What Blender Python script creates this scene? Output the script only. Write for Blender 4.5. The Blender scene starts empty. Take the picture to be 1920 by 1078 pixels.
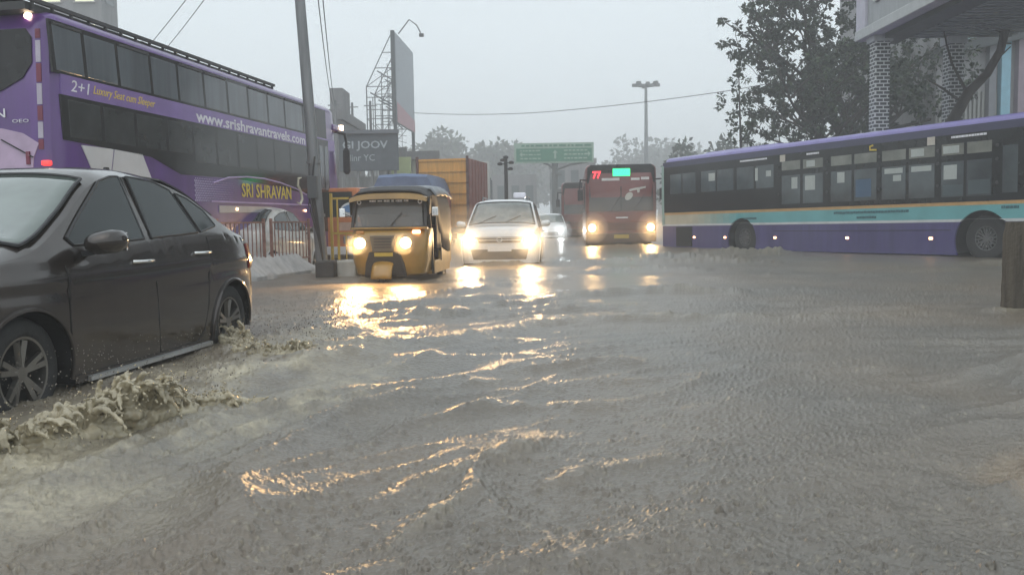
import bpy, bmesh, math, random
import numpy as np
from mathutils import Vector, Matrix
R = math.radians
rnd = random.Random(11)
C = bpy.context.scene.collection
sc = bpy.context.scene

# ------------------------------------------------------------------ camera
F, PITCH, ROLL, CAMH = 1680.0, .0755, .016, .96
cd = bpy.data.cameras.new('camera'); cam = bpy.data.objects.new('camera', cd); C.objects.link(cam)
cd.sensor_width = 36; cd.lens = 36*F/1920; cd.clip_end = 1500; cd.clip_start = .05
cam.matrix_world = Matrix.Translation((0, 0, CAMH)) @ Matrix.Rotation(math.pi/2-PITCH, 4, 'X') @ Matrix.Rotation(-ROLL, 4, 'Z')
sc.camera = cam

def at(px, py, Y):
    U = px-960; V = py-539; c, s = math.cos(ROLL), math.sin(ROLL)
    u = c*U-s*V; w = s*U+c*V
    d = Vector((u/F, math.cos(PITCH)-w/F*math.sin(PITCH), -math.sin(PITCH)-w/F*math.cos(PITCH)))
    return d*(Y/d.y)+Vector((0, 0, CAMH))

# ------------------------------------------------------------------ world, sun, exposure
SUN_EL, SUN_ROT = R(58), R(200)
w = bpy.data.worlds.new('World'); sc.world = w; w.use_nodes = True
nt = w.node_tree; bg = nt.nodes['Background']
sky = nt.nodes.new('ShaderNodeTexSky'); sky.sky_type = 'NISHITA'; sky.sun_disc = False
sky.sun_elevation = SUN_EL; sky.sun_rotation = SUN_ROT; sky.air_density = 1.5; sky.dust_density = 6
hs = nt.nodes.new('ShaderNodeHueSaturation'); hs.inputs['Saturation'].default_value = .35
mx = nt.nodes.new('ShaderNodeMix'); mx.data_type = 'RGBA'; mx.inputs[0].default_value = .86
mx.inputs[7].default_value = (6.15, 6.85, 7.25, 1)          # thick rain cloud
tc = nt.nodes.new('ShaderNodeTexCoord'); cn = nt.nodes.new('ShaderNodeTexNoise')
cn.inputs['Scale'].default_value = 1.6; cn.inputs['Detail'].default_value = 4
cr = nt.nodes.new('ShaderNodeMapRange'); cr.inputs[3].default_value = .93; cr.inputs[4].default_value = 1.07
vm = nt.nodes.new('ShaderNodeVectorMath'); vm.operation = 'SCALE'
nt.links.new(tc.outputs['Generated'], cn.inputs['Vector']); nt.links.new(cn.outputs['Fac'], cr.inputs[0])
nt.links.new(sky.outputs[0], hs.inputs['Color']); nt.links.new(hs.outputs[0], mx.inputs[6])
nt.links.new(mx.outputs[2], vm.inputs[0]); nt.links.new(cr.outputs[0], vm.inputs['Scale'])
nt.links.new(vm.outputs[0], bg.inputs['Color']); bg.inputs['Strength'].default_value = .135
sl = bpy.data.lights.new('sun', 'SUN'); sl.energy = .5; sl.angle = R(70); sl.color = (1, .97, .93)
so = bpy.data.objects.new('sun', sl); C.objects.link(so)
so.rotation_euler = (math.pi/2-SUN_EL, 0, math.pi-SUN_ROT)
sc.view_settings.view_transform = 'Standard'; sc.view_settings.look = 'None'
sc.view_settings.exposure = .17; sc.view_settings.gamma = 1
cy = sc.cycles
cy.use_denoising = True; cy.use_adaptive_sampling = True; cy.adaptive_threshold = .02
cy.max_bounces = 8; cy.diffuse_bounces = 2; cy.glossy_bounces = 3; cy.transmission_bounces = 6
cy.volume_bounces = 4; cy.transparent_max_bounces = 8; cy.sample_clamp_indirect = 4; cy.caustics_reflective = False; cy.caustics_refractive = False

# ------------------------------------------------------------------ materials
MATS = {}
def M(name, col, rough=.5, metal=0., var=.12, scale=3., bump=0., bscale=30., coat=0., emis=0., ecol=None, spec=.5, alpha=1., trans=0., streak=False):
    if name in MATS: return MATS[name]
    m = bpy.data.materials.new(name); m.use_nodes = True; nt = m.node_tree
    b = nt.nodes['Principled BSDF']; MATS[name] = m
    b.inputs['Roughness'].default_value = rough; b.inputs['Metallic'].default_value = metal
    b.inputs['Coat Weight'].default_value = coat; b.inputs['Coat Roughness'].default_value = .08
    b.inputs['Specular IOR Level'].default_value = spec
    b.inputs['Alpha'].default_value = alpha; b.inputs['Transmission Weight'].default_value = trans
    t = nt.nodes.new('ShaderNodeTexCoord'); n = nt.nodes.new('ShaderNodeTexNoise')
    n.inputs['Scale'].default_value = scale; n.inputs['Detail'].default_value = 6; n.inputs['Roughness'].default_value = .6
    src = t.outputs['Object']
    if streak:
        mp = nt.nodes.new('ShaderNodeMapping'); mp.inputs['Scale'].default_value = (3, 3, .35)
        nt.links.new(src, mp.inputs[0]); src = mp.outputs[0]
    nt.links.new(src, n.inputs['Vector'])
    r = nt.nodes.new('ShaderNodeValToRGB'); nt.links.new(n.outputs['Fac'], r.inputs['Fac'])
    r.color_ramp.elements[0].position = .3; r.color_ramp.elements[1].position = .7
    lo = [max(0, c*(1-var)) for c in col[:3]]+[1]; hi = [min(1, c*(1+var)) for c in col[:3]]+[1]
    r.color_ramp.elements[0].color = lo; r.color_ramp.elements[1].color = hi
    nt.links.new(r.outputs[0], b.inputs['Base Color'])
    if bump:
        n2 = nt.nodes.new('ShaderNodeTexNoise'); n2.inputs['Scale'].default_value = bscale; n2.inputs['Detail'].default_value = 5
        nt.links.new(t.outputs['Object'], n2.inputs['Vector'])
        bp = nt.nodes.new('ShaderNodeBump'); bp.inputs['Strength'].default_value = bump; bp.inputs['Distance'].default_value = .02
        nt.links.new(n2.outputs['Fac'], bp.inputs['Height']); nt.links.new(bp.outputs[0], b.inputs['Normal'])
    if emis:
        b.inputs['Emission Color'].default_value = tuple(ecol or col[:3])+(1,); b.inputs['Emission Strength'].default_value = emis
    return m

TYRE = M('tyre_rubber', (.018, .018, .018), .75, bump=.3)
DARK = M('dark_underside', (.012, .012, .013), .8)
BLK = M('black_plastic', (.02, .02, .022), .45, bump=.1)
GLS = M('dark_car_glass', (.016, .024, .025), .07, spec=.38, var=.4, scale=2)
CHR = M('chrome', (.75, .75, .74), .18, 1)
ALLOY = M('alloy_rim', (.20, .19, .175), .32, .8)
CONC = M('weathered_concrete', (.34, .33, .31), .85, bump=.5, var=.3, scale=4, streak=True)
GALV = M('galvanised_steel', (.20, .205, .21), .5, .5, var=.25, streak=True)
WARM = M('warm_headlamp', (1, .85, .55), .3, emis=12, ecol=(1, .74, .38))
WARMW = M('warm_white_headlamp', (1, .9, .7), .3, emis=15, ecol=(1, .82, .52))
AMBER = M('amber_headlamp', (1, .7, .3), .3, emis=26, ecol=(1, .58, .20))
MARK = M('amber_marker_lamp', (1, .5, .2), .3, emis=7, ecol=(1, .50, .25))
REDL = M('red_tail_lamp', (.7, .02, .02), .25, emis=1.6, ecol=(1, .05, .05))
REDD = M('red_lens', (.22, .012, .012), .2, coat=.5)
WHITE = M('white_paint', (.72, .73, .73), .3, coat=.4, var=.06)

# ------------------------------------------------------------------ mesh helpers
class MB:
    def __init__(s): s.v = []; s.f = []; s.m = []
    def add(s, vs, fs, mi=0):
        o = len(s.v); s.v += [tuple(p) for p in vs]
        for f in fs: s.f.append([i+o for i in f]); s.m.append(mi)
        return s
    def box(s, c, d, rot=None, mi=0, taper=1.):
        vs = []
        for k in (-1, 1):
            t = taper if k > 0 else 1
            for a, b in ((-1, -1), (1, -1), (1, 1), (-1, 1)):
                p = Vector((a*d[0]/2*t, b*d[1]/2*t, k*d[2]/2))
                if rot: p = rot @ p
                vs.append(p+Vector(c))
        return s.add(vs, [(3, 2, 1, 0), (4, 5, 6, 7), (0, 1, 5, 4), (1, 2, 6, 5), (2, 3, 7, 6), (3, 0, 4, 7)], mi)
    def bar(s, p0, p1, wx, wy=None, mi=0):
        p0, p1 = Vector(p0), Vector(p1); d = p1-p0
        q = d.to_track_quat('Z', 'Y').to_matrix()
        return s.box((p0+p1)/2, (wx, wy or wx, d.length), q, mi)
    def tube(s, pts, r, n=8, caps=True, mi=0):
        pts = [Vector(p) for p in pts]; rs = r if isinstance(r, (list, tuple)) else [r]*len(pts)
        vs = []; up = None
        for i, p in enumerate(pts):
            d = (pts[min(i+1, len(pts)-1)]-pts[max(i-1, 0)]).normalized()
            if up is None: up = d.orthogonal().normalized()
            up = (up-d*up.dot(d)).normalized(); sd = d.cross(up)
            for k in range(n):
                a = 2*math.pi*k/n; vs.append(p+(up*math.cos(a)+sd*math.sin(a))*rs[i])
        fs = [(i*n+k, i*n+(k+1) % n, (i+1)*n+(k+1) % n, (i+1)*n+k) for i in range(len(pts)-1) for k in range(n)]
        if caps: fs += [tuple(range(n-1, -1, -1)), tuple(range((len(pts)-1)*n, len(pts)*n))]
        return s.add(vs, fs, mi)
    def cyl(s, p0, p1, r0, r1=None, n=20, mi=0): return s.tube([p0, p1], [r0, r1 if r1 is not None else r0], n, True, mi)
    def prism(s, poly, a, b, axis='y', mi=0):
        n = len(poly)
        def P(u, v, t): return (u, t, v) if axis == 'y' else ((t, u, v) if axis == 'x' else (u, v, t))
        vs = [P(u, v, a) for u, v in poly]+[P(u, v, b) for u, v in poly]
        fs = [tuple(range(n)), tuple(range(2*n-1, n-1, -1))]+[(i, n+i, n+(i+1) % n, (i+1) % n) for i in range(n)]
        return s.add(vs, fs, mi)
    def lathe(s, prof, c, axis='y', n=28, mi=0):
        vs = []
        for r, t in prof:
            for k in range(n):
                a = 2*math.pi*k/n; u, v = r*math.cos(a), r*math.sin(a)
                vs.append(Vector(c)+Vector((u, t, v) if axis == 'y' else ((t, u, v) if axis == 'x' else (u, v, t))))
        fs = [(i*n+k, i*n+(k+1) % n, (i+1)*n+(k+1) % n, (i+1)*n+k) for i in range(len(prof)-1) for k in range(n)]
        return s.add(vs, fs, mi)
    def loft(s, secs, closed=True, caps=True, mi=0):
        n = len(secs[0]); vs = [p for q in secs for p in q]; e = n if closed else n-1
        fs = [(i*n+k, i*n+(k+1) % n, (i+1)*n+(k+1) % n, (i+1)*n+k) for i in range(len(secs)-1) for k in range(e)]
        if caps: fs += [tuple(range(n-1, -1, -1)), tuple(range((len(secs)-1)*n, len(secs)*n))]
        return s.add(vs, fs, mi)
    def build(s, name, mats, parent=None, smooth=None, bevel=0, fix=True):
        me = bpy.data.meshes.new(name); me.from_pydata(s.v, [], s.f)
        for m in (mats if isinstance(mats, (list, tuple)) else [mats]): me.materials.append(m)
        me.polygons.foreach_set('material_index', s.m)
        if fix:
            bm = bmesh.new(); bm.from_mesh(me); bmesh.ops.recalc_face_normals(bm, faces=bm.faces)
            if smooth:
                for f in bm.faces: f.smooth = True
                lim = R(smooth)
                for e in bm.edges:
                    if len(e.link_faces) == 2 and e.calc_face_angle(0) > lim: e.smooth = False
            bm.to_mesh(me); bm.free()
        o = bpy.data.objects.new(name, me); C.objects.link(o)
        if parent: o.parent = parent
        if bevel:
            b = o.modifiers.new('bevel', 'BEVEL'); b.width = bevel; b.segments = 2; b.limit_method = 'ANGLE'; b.angle_limit = R(40)
        return o

def thing(name, label, cat, loc=(0, 0, 0), rz=0., group=None):
    o = bpy.data.objects.new(name, None); C.objects.link(o); o.location = loc; o.rotation_euler = (0, 0, rz)
    o.empty_display_size = .2
    return tag(o, label, cat, group)
def tag(o, label, cat, group=None):
    o['label'] = label; o['category'] = cat
    if group: o['group'] = group
    return o
def kind(o, k, label=None):
    o['kind'] = k
    if label: o['label'] = label
    return o
def copy_tree(o, parent=None):
    c = o.copy(); C.objects.link(c)
    if parent: c.parent = parent
    for ch in list(o.children): copy_tree(ch, c)
    return c
def text(s, width, height, mat, parent, loc, rot, name='lettering', shear=0., ext=.004, bold=0.):
    """writing as a thin raised mesh; loc = centre of the writing, rot = 3x3 with columns (reading dir, up, out)"""
    cu = bpy.data.curves.new(name, 'FONT'); cu.body = s; cu.size = 1; cu.align_x = 'CENTER'; cu.align_y = 'CENTER'
    cu.extrude = .5; cu.shear = shear; cu.offset = bold; cu.resolution_u = 2
    o = bpy.data.objects.new(name, cu); C.objects.link(o); bpy.context.view_layer.update()
    me = bpy.data.meshes.new_from_object(o.evaluated_get(bpy.context.evaluated_depsgraph_get()))
    bpy.data.objects.remove(o); n = len(me.vertices); a = np.empty(n*3); me.vertices.foreach_get('co', a); a = a.reshape(-1, 3)
    lo, hi = a.min(0), a.max(0); a = (a-(lo+hi)/2)/np.maximum(hi-lo, 1e-6)*np.array([width, height, ext])
    rm = np.array(rot).reshape(3, 3); a = a@rm.T+np.array(loc); me.vertices.foreach_set('co', a.ravel())
    me.materials.clear(); me.materials.append(mat)
    t = bpy.data.objects.new(name, me); C.objects.link(t); t.parent = parent
    return t
def cols(x, y, z): return [x[0], y[0], z[0], x[1], y[1], z[1], x[2], y[2], z[2]]

def lamp(parent, loc, power, color, radius=.07, spot=None, direction=(1, 0, -.1)):
    l = bpy.data.lights.new('headlamp_light', 'SPOT' if spot else 'POINT'); l.energy = power*2.4; l.color = color; l.shadow_soft_size = radius
    if spot: l.spot_size = R(spot); l.spot_blend = .8
    o = bpy.data.objects.new('headlamp_light', l); C.objects.link(o); o.parent = parent; o.location = loc
    o.rotation_euler = Vector(direction).to_track_quat('-Z', 'Y').to_euler()
    return o

# pchip interpolation
def pchip(pts):
    X = np.array([p[0] for p in pts], float); Y = np.array([p[1] for p in pts], float)
    h = np.diff(X); d = np.diff(Y)/h; m = np.zeros(len(X)); m[0], m[-1] = d[0], d[-1]
    for i in range(1, len(X)-1):
        if d[i-1]*d[i] > 0:
            w1, w2 = 2*h[i]+h[i-1], h[i]+2*h[i-1]; m[i] = (w1+w2)/(w1/d[i-1]+w2/d[i])
    def f(x):
        x = min(max(x, X[0]), X[-1]); i = min(max(int(np.searchsorted(X, x)-1), 0), len(h)-1)
        t = (x-X[i])/h[i]
        return float((2*t**3-3*t*t+1)*Y[i]+(t**3-2*t*t+t)*h[i]*m[i]+(-2*t**3+3*t*t)*Y[i+1]+(t**3-t*t)*h[i]*m[i+1])
    return f

# numpy gradient noise
def perlin(x, y, seed=0):
    x = np.asarray(x, float); y = np.asarray(y, float)
    xi = np.floor(x).astype(np.int64); yi = np.floor(y).astype(np.int64); xf = x-xi; yf = y-yi
    def g(ix, iy, dx, dy):
        h = (ix*374761393+iy*668265263+seed*974634777) & 0xffffffff
        h = ((h ^ (h >> 13))*1274126177) & 0xffffffff; h = h ^ (h >> 16)
        a = (h & 0xffff)/65536.*2*np.pi
        return np.cos(a)*dx+np.sin(a)*dy
    u = xf*xf*xf*(xf*(xf*6-15)+10); v = yf*yf*yf*(yf*(yf*6-15)+10)
    a = g(xi, yi, xf, yf); b = g(xi+1, yi, xf-1, yf); c = g(xi, yi+1, xf, yf-1); d = g(xi+1, yi+1, xf-1, yf-1)
    return ((a+(b-a)*u)*(1-v)+(c+(d-c)*u)*v)*1.5
def fbm(x, y, o=4, seed=0, ridged=False):
    s = 0; a = 1.; t = 0
    for i in range(o):
        n = perlin(x*2**i, y*2**i, seed+i*7)
        s = s+a*((1-2*np.abs(n)) if ridged else n); t += a; a *= .5
    return s/t

# ================================================================== SETTING: road, flood water
mb = MB(); mb.box((0, 142, -.45), (280, 314, .3))
kind(mb.build('road', M('wet_asphalt', (.05, .05, .05), .6, bump=.4)), 'structure', 'asphalt road under the flood water')

def water():
    rows = [1.25]
    while rows[-1] < 62: rows.append(rows[-1]+.0019+.00125*rows[-1]**2 if rows[-1] < 30 else rows[-1]+1.2)
    Yr = np.array(rows)
    tin = np.linspace(-.66, .66, 1010); out = .66+np.cumsum(.0022*1.06**np.arange(56))
    T = np.concatenate([-out[::-1], tin, out]); ny, nx = len(Yr), len(T)
    Y = np.repeat(Yr[:, None], nx, 1); X = T[None, :]*Y
    step = np.gradient(Yr)[:, None]
    def att(wl): return np.clip((wl/(2.2*step)-.6), 0, 1)
    # long curved chop: crests run round a point off to the right
    cx, cyy = 4.6, .6; r = np.hypot(X-cx, Y-cyy); th = np.arctan2(Y-cyy, X-cx)
    wob = .35*fbm(X*.5, Y*.5, 3, 5)
    H = np.zeros_like(X)
    far = np.clip((Y-9)/20, 0, 1)
    def rdg(n, p): return (1-np.abs(n)*1.3).clip(0)**p
    a1 = perlin(th*2.2+3, (r+wob)*1.15, 1); H += .062*(rdg(a1, 4)-.3)*(1-.5*far)*np.clip(.55+fbm(X*.35, Y*.35, 2, 8)*1.6, 0, 1.4)
    a2 = perlin(th*4.5, (r+wob)*2.6, 2); H += .030*(rdg(a2, 3)-.3)*np.clip(.7+fbm(X*.5, Y*.5, 2, 18)*1.5, .1, 1.5)*att(.35)
    H += .026*fbm(X*.45, Y*.8, 3, 9)
    xr, yr = X*.94+Y*.34, -X*.34+Y*.94
    mid_ = 1+.9*np.clip((Y-6.5)/4, 0, 1); H += mid_*.014*fbm(xr*1.6, yr*4.2, 4, 12)*att(.22)
    H += mid_*.0066*fbm(xr*5, yr*9.5, 4, 15)*(.45+1.3*np.abs(fbm(X*.9, Y*.9, 2, 60)))*att(.066)
    near = np.clip(1.25-Y/9, .25, 1); H += .0040*near*fbm(X*17, Y*25, 3, 22)*att(.026)
    foam = np.zeros_like(X); brown = np.zeros_like(X)
    def seg(pts, wdt, amp, fo=0., back=1.5, rough=.5, seed=3, brk=.5):
        """a breaking crest along a polyline; steeper on the near side"""
        best = np.full(X.shape, 1e9); tt = np.zeros_like(X); L = 0; P = np.array(pts, float)
        for _ in range(2): P = np.vstack([P[:1]]+[np.array([.75*a_+.25*b_, .25*a_+.75*b_]) for a_, b_ in zip(P[:-1], P[1:])]+[P[-1:]])
        tot = np.hypot(*np.diff(P, axis=0).T).sum()
        for p, q in zip(P[:-1], P[1:]):
            d = q-p; l = np.hypot(*d); t = np.clip(((X-p[0])*d[0]+(Y-p[1])*d[1])/l**2, 0, 1)
            dx, dy = X-(p[0]+t*d[0]), Y-(p[1]+t*d[1]); dd = np.hypot(dx, dy); sg = np.sign(d[0]*dy-d[1]*dx)
            k = dd < np.abs(best); best = np.where(k, dd*sg, best); tt = np.where(k, (L+t*l)/tot, tt); L += l
        reach = max(back, 1)*wdt*3.2; best = best+wdt*rough*fbm(X*2.2/wdt*.3, Y*2.2/wdt*.3, 3, seed)
        e = np.where(best > 0, np.exp(-(best/(wdt*back))**2), np.exp(-(best/wdt)**2))
        env = np.clip(np.sin(np.clip(tt, 0, 1)*np.pi), 0, 1)**.6*(.65+.6*fbm(tt*tot*2.2, tt*0+seed, 2, seed+3))
        a = e*env.clip(0)
        nonlocal H, foam
        H = H+amp*a*(1+brk*fbm(X*9, Y*9, 3, seed+9))
        if fo: foam = np.maximum(foam, fo*a**1.2*(.55+.9*fbm(X*7, Y*9, 3, seed+20)).clip(0, 1.3))
        return a
    # crests seen across the open water
    for k, (pts, wd, am, fo) in enumerate([
        ([(-1.25, 5.6), (-.55, 6.9), (.2, 8.1), (.75, 8.4), (1.5, 8.35), (3.4, 8.1), (4.4, 8.5)], .15, .06, .35),
        ([(-1.6, 7.6), (-.6, 9.3), (.6, 11.0), (1.6, 11.6), (2.9, 11.2), (4.1, 11.6)], .17, .06, .3),
        ([(-2.4, 9.0), (-1.2, 10.8), (-.2, 13), (.9, 14.5)], .2, .05, .1),
        ([(-.5, 3.0), (-.36, 3.2), (-.05, 3.5), (.2, 3.85)], .055, .040, .35), ([(.05, 3.1), (.25, 3.3), (.42, 3.4), (.7, 3.5)], .045, .03, .25),
        ([(-.38, 2.55), (-.32, 2.7), (-.22, 2.9), (-.12, 3.1)], .04, .032, .4), ([(-.75, 4.05), (-.3, 4.5), (.1, 4.6), (.62, 4.45)], .07, .036, .15),
        ([(-1.1, 4.3), (-.5, 5.0), (.3, 5.4)], .09, .03, .15), ([(-.1, 5.6), (.5, 6.0), (1.1, 5.9)], .09, .03, 0), ([(.8, 4.3), (1.4, 4.6), (1.9, 4.4)], .08, .022, 0),
        ([(1.4, 11.6), (2.1, 11.3), (3.0, 11.2)], .16, .075, .3), ([(1.2, 16), (2.4, 16.5), (3.6, 16)], .3, .09, .35),
        ([(1.0, 19), (2.2, 19.6), (3.4, 19)], .35, .12, .4), ([(2.6, 20.3), (3.8, 21.2), (5.2, 19.6)], .5, .15, .45), ([(2.9, 19.2), (4.0, 19.4), (5.6, 18.4)], .3, .08, .5),
        ([(-1.5, 14.5), (-.6, 14.2), (.5, 15)], .25, .06, .2), ([(-.9, 18.8), (-.2, 18.6), (.6, 19)], .3, .10, .4), ([(-2.7, 14.6), (-2.1, 14.4), (-1.5, 14.5)], .2, .10, .6),
        ([(3.0, 30.5), (4, 30.3), (5.2, 30.6)], .4, .1, .4), ([(4.7, 23.9), (5.6, 23.1), (6.4, 22.4), (7.2, 21.9)], .45, .20, .7), ([(8.6, 17.0), (9.4, 16.4), (10.4, 16.2)], .3, .08, .8), ([(4.6, 8.75), (4.85, 8.5), (5.2, 8.6)], .07, .06, .9)]):
        seg(pts, wd, am*1.35, fo, seed=40+k*3)
    # bow wave and wake of the dark car
    seg([(-2.75, 2.9), (-2.25, 3.55), (-1.86, 4.02), (-1.55, 4.5), (-1.4, 4.75)], .18, .12, 1.5, 1.6, .5, 71, .6)
    seg([(-2.3, 2.5), (-1.75, 3.3), (-1.3, 4.1), (-1.0, 4.9), (-.85, 5.7), (-.9, 6.6)], .24, .045, 1.3, 1.8, .8, 77, .4)
    seg([(-1.9, 4.6), (-1.62, 5.6), (-1.3, 6.2), (-1.1, 6.9), (-1.2, 7.6)], .28, .11, .9, 1.3, .8, 83, .5)
    seg([(-2.3, 6.3), (-1.95, 6.6), (-1.6, 7.4), (-1.75, 8.6)], .3, .10, .8, 1.3, .8, 89, .5)
    d = np.hypot((X+1.75+.35*(Y-5.6)*-.35)/1.0, (Y-5.7)/2.4); tb = np.clip(1.15-d, 0, 1)
    H += tb*.030*fbm(X*3.2+.6*fbm(X, Y, 2, 3), Y*2.4, 5, 95); foam = np.maximum(foam, tb*1.0*(.45+1.2*fbm(X*3.2, Y*2.2, 5, 97)).clip(0, 1))
    d = np.hypot((X+2.2)/1.1, (Y-3.3)/.95); tb2 = np.clip(1.2-d, 0, 1)
    foam = np.maximum(foam, tb2*(.6+1.2*fbm(X*2.2, Y*3, 5, 99)).clip(0, 1)); H += tb2*.018*fbm(X*4, Y*4, 4, 98)
    # churned muddy patch in the near right corner
    d = np.hypot((X-2.35)/.72, (Y-2.9)/1.05)+.35*fbm(X*1.5, Y*1.5, 3, 31); pt = np.clip((1.05-d)*4, 0, 1)
    H += pt*(.012*fbm(X*6, Y*7, 4, 33, True)-.01); brown = np.maximum(brown, pt)
    foam = np.maximum(foam, .35*pt*(fbm(X*8, Y*9, 3, 34)).clip(0, 1))
    brown = np.maximum(brown, np.clip(.35+1.1*fbm(X*.55, Y*.4, 3, 36), 0, 1)*.55)
    # rain drops landing: rings and little crowns
    rs = np.random.RandomState(4); nd = 42000
    for k in range(nd):
        y = 1.6+rs.rand()**1.5*10; t = rs.uniform(-.75, .75); x = t*y
        rad = rs.uniform(.005, .020)*(1+.06*y); amp = rs.uniform(.0013, .0054); crown = rs.rand() < .22
        i0, i1 = np.searchsorted(Yr, [y-rad*2, y+rad*2]); j0, j1 = np.searchsorted(T, [(x-rad*2)/y, (x+rad*2)/y])
        if i1-i0 < 1 or j1-j0 < 1: continue
        dx = X[i0:i1, j0:j1]-x; dy = Y[i0:i1, j0:j1]-y; q = np.hypot(dx, dy)
        H[i0:i1, j0:j1] += amp*np.exp(-((q-rad)/(rad*.3))**2)-amp*.8*np.exp(-(q/(rad*.7))**2)
        if crown: H[i0:i1, j0:j1] += rs.uniform(.004, .013)*np.exp(-(q/(rad*.28))**2); foam[i0:i1, j0:j1] = np.maximum(foam[i0:i1, j0:j1], .35*np.exp(-(q/(rad*.4))**2))
    # breaking water leans outward and forms lobes
    dX = foam*H.clip(0)*(.55*fbm(X*8, Y*8, 3, 51)+.25); dY = foam*H.clip(0)*(.55*fbm(X*8+9, Y*8, 3, 52)-.25)
    V = np.stack([X+dX, Y+dY, H], -1).reshape(-1, 3); nv = len(V)
    ii = np.arange((ny-1)*nx).reshape(ny-1, nx)[:, :-1].ravel()
    Q = np.stack([ii, ii+1, ii+1+nx, ii+nx], 1)
    ex = np.array([(-139, -14, -.11), (139, -14, -.11), (139, 298, -.11), (-139, 298, -.11)], float)
    V = np.vstack([V, ex]); Q = np.vstack([Q, [[nv, nv+1, nv+2, nv+3]]])
    me = bpy.data.meshes.new('water'); me.vertices.add(len(V)); me.vertices.foreach_set('co', V.ravel())
    me.loops.add(Q.size); me.loops.foreach_set('vertex_index', Q.ravel().astype(np.int32))
    me.polygons.add(len(Q)); me.polygons.foreach_set('loop_start', np.arange(0, Q.size, 4, dtype=np.int32))
    me.polygons.foreach_set('use_smooth', np.ones(len(Q), bool))
    for nm, arr in (('foam', foam), ('mud', brown)):
        at_ = me.attributes.new(nm, 'FLOAT', 'POINT'); at_.data.foreach_set('value', np.concatenate([np.clip(arr.ravel(), 0, 1), np.zeros(4)]).astype(np.float32))
    me.update(calc_edges=True)
    m = MATS['muddy_flood_water'] = bpy.data.materials.new('muddy_flood_water'); m.use_nodes = True; nt = m.node_tree; b = nt.nodes['Principled BSDF']
    N = nt.nodes.new
    fa = N('ShaderNodeAttribute'); fa.attribute_name = 'foam'; ma = N('ShaderNodeAttribute'); ma.attribute_name = 'mud'
    t = N('ShaderNodeTexCoord')
    n0 = N('ShaderNodeTexNoise'); n0.inputs['Scale'].default_value = 2.2; n0.inputs['Detail'].default_value = 5; nt.links.new(t.outputs['Object'], n0.inputs[0])
    c0 = N('ShaderNodeMix'); c0.data_type = 'RGBA'; c0.inputs[6].default_value = (.100, .089, .074, 1); c0.inputs[7].default_value = (.165, .147, .122, 1); nt.links.new(n0.outputs[0], c0.inputs[0])
    c1 = N('ShaderNodeMix'); c1.data_type = 'RGBA'; c1.inputs[7].default_value = (.20, .150, .10, 1)
    nt.links.new(ma.outputs['Fac'], c1.inputs[0]); nt.links.new(c0.outputs[2], c1.inputs[6])
    c2 = N('ShaderNodeMix'); c2.data_type = 'RGBA'; c2.inputs[7].default_value = (.46, .41, .295, 1)
    nf = N('ShaderNodeTexNoise'); nf.inputs['Scale'].default_value = 26; nf.inputs['Detail'].default_value = 6; nf.inputs['Roughness'].default_value = .7; nt.links.new(t.outputs['Object'], nf.inputs[0])
    mr = N('ShaderNodeMapRange'); mr.inputs[1].default_value = .3; mr.inputs[2].default_value = .68; nt.links.new(nf.outputs[0], mr.inputs[0])
    vo = N('ShaderNodeTexVoronoi'); vo.inputs['Scale'].default_value = 34; nt.links.new(t.outputs['Object'], vo.inputs[0])
    mm = N('ShaderNodeMath'); mm.operation = 'MULTIPLY_ADD'; mm.inputs[2].default_value = 0; nt.links.new(fa.outputs['Fac'], mm.inputs[0]); nt.links.new(mr.outputs[0], mm.inputs[1])
    m3 = N('ShaderNodeMath'); m3.operation = 'MULTIPLY'; m3.inputs[1].default_value = .35; nt.links.new(fa.outputs['Fac'], m3.inputs[0])
    m4 = N('ShaderNodeMath'); m4.operation = 'ADD'; m4.use_clamp = True; nt.links.new(mm.outputs[0], m4.inputs[0]); nt.links.new(m3.outputs[0], m4.inputs[1])
    nt.links.new(m4.outputs[0], c2.inputs[0]); nt.links.new(c1.outputs[2], c2.inputs[6]); nt.links.new(c2.outputs[2], b.inputs['Base Color'])
    rr = N('ShaderNodeMapRange'); rr.inputs[3].default_value = .30; rr.inputs[4].default_value = .45; nt.links.new(m4.outputs[0], rr.inputs[0]); nt.links.new(rr.outputs[0], b.inputs['Roughness'])
    b.inputs['IOR'].default_value = 1.62
    mp = N('ShaderNodeMapping'); mp.inputs['Rotation'].default_value = (0, 0, R(-15)); mp.inputs['Scale'].default_value = (1, 2.2, 1); nt.links.new(t.outputs['Object'], mp.inputs[0])
    n1 = N('ShaderNodeTexNoise'); n1.inputs['Scale'].default_value = 9; n1.inputs['Detail'].default_value = 7; n1.inputs['Roughness'].default_value = .68; nt.links.new(mp.outputs[0], n1.inputs[0])
    bp = N('ShaderNodeBump'); bp.inputs['Strength'].default_value = .18; bp.inputs['Distance'].default_value = .04; nt.links.new(n1.outputs[0], bp.inputs['Height'])
    b2 = N('ShaderNodeBump'); b2.inputs['Strength'].default_value = .45; b2.inputs['Distance'].default_value = .012; nt.links.new(vo.outputs['Distance'], b2.inputs['Height']); nt.links.new(bp.outputs[0], b2.inputs['Normal'])
    nt.links.new(b2.outputs[0], b.inputs['Normal'])
    me.materials.append(m)
    o = bpy.data.objects.new('water', me); C.objects.link(o); kind(o, 'structure', 'brown rippled flood water covering the road')
    return (X, Y, H, foam)
WX, WY, WH, WF = water()

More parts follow.
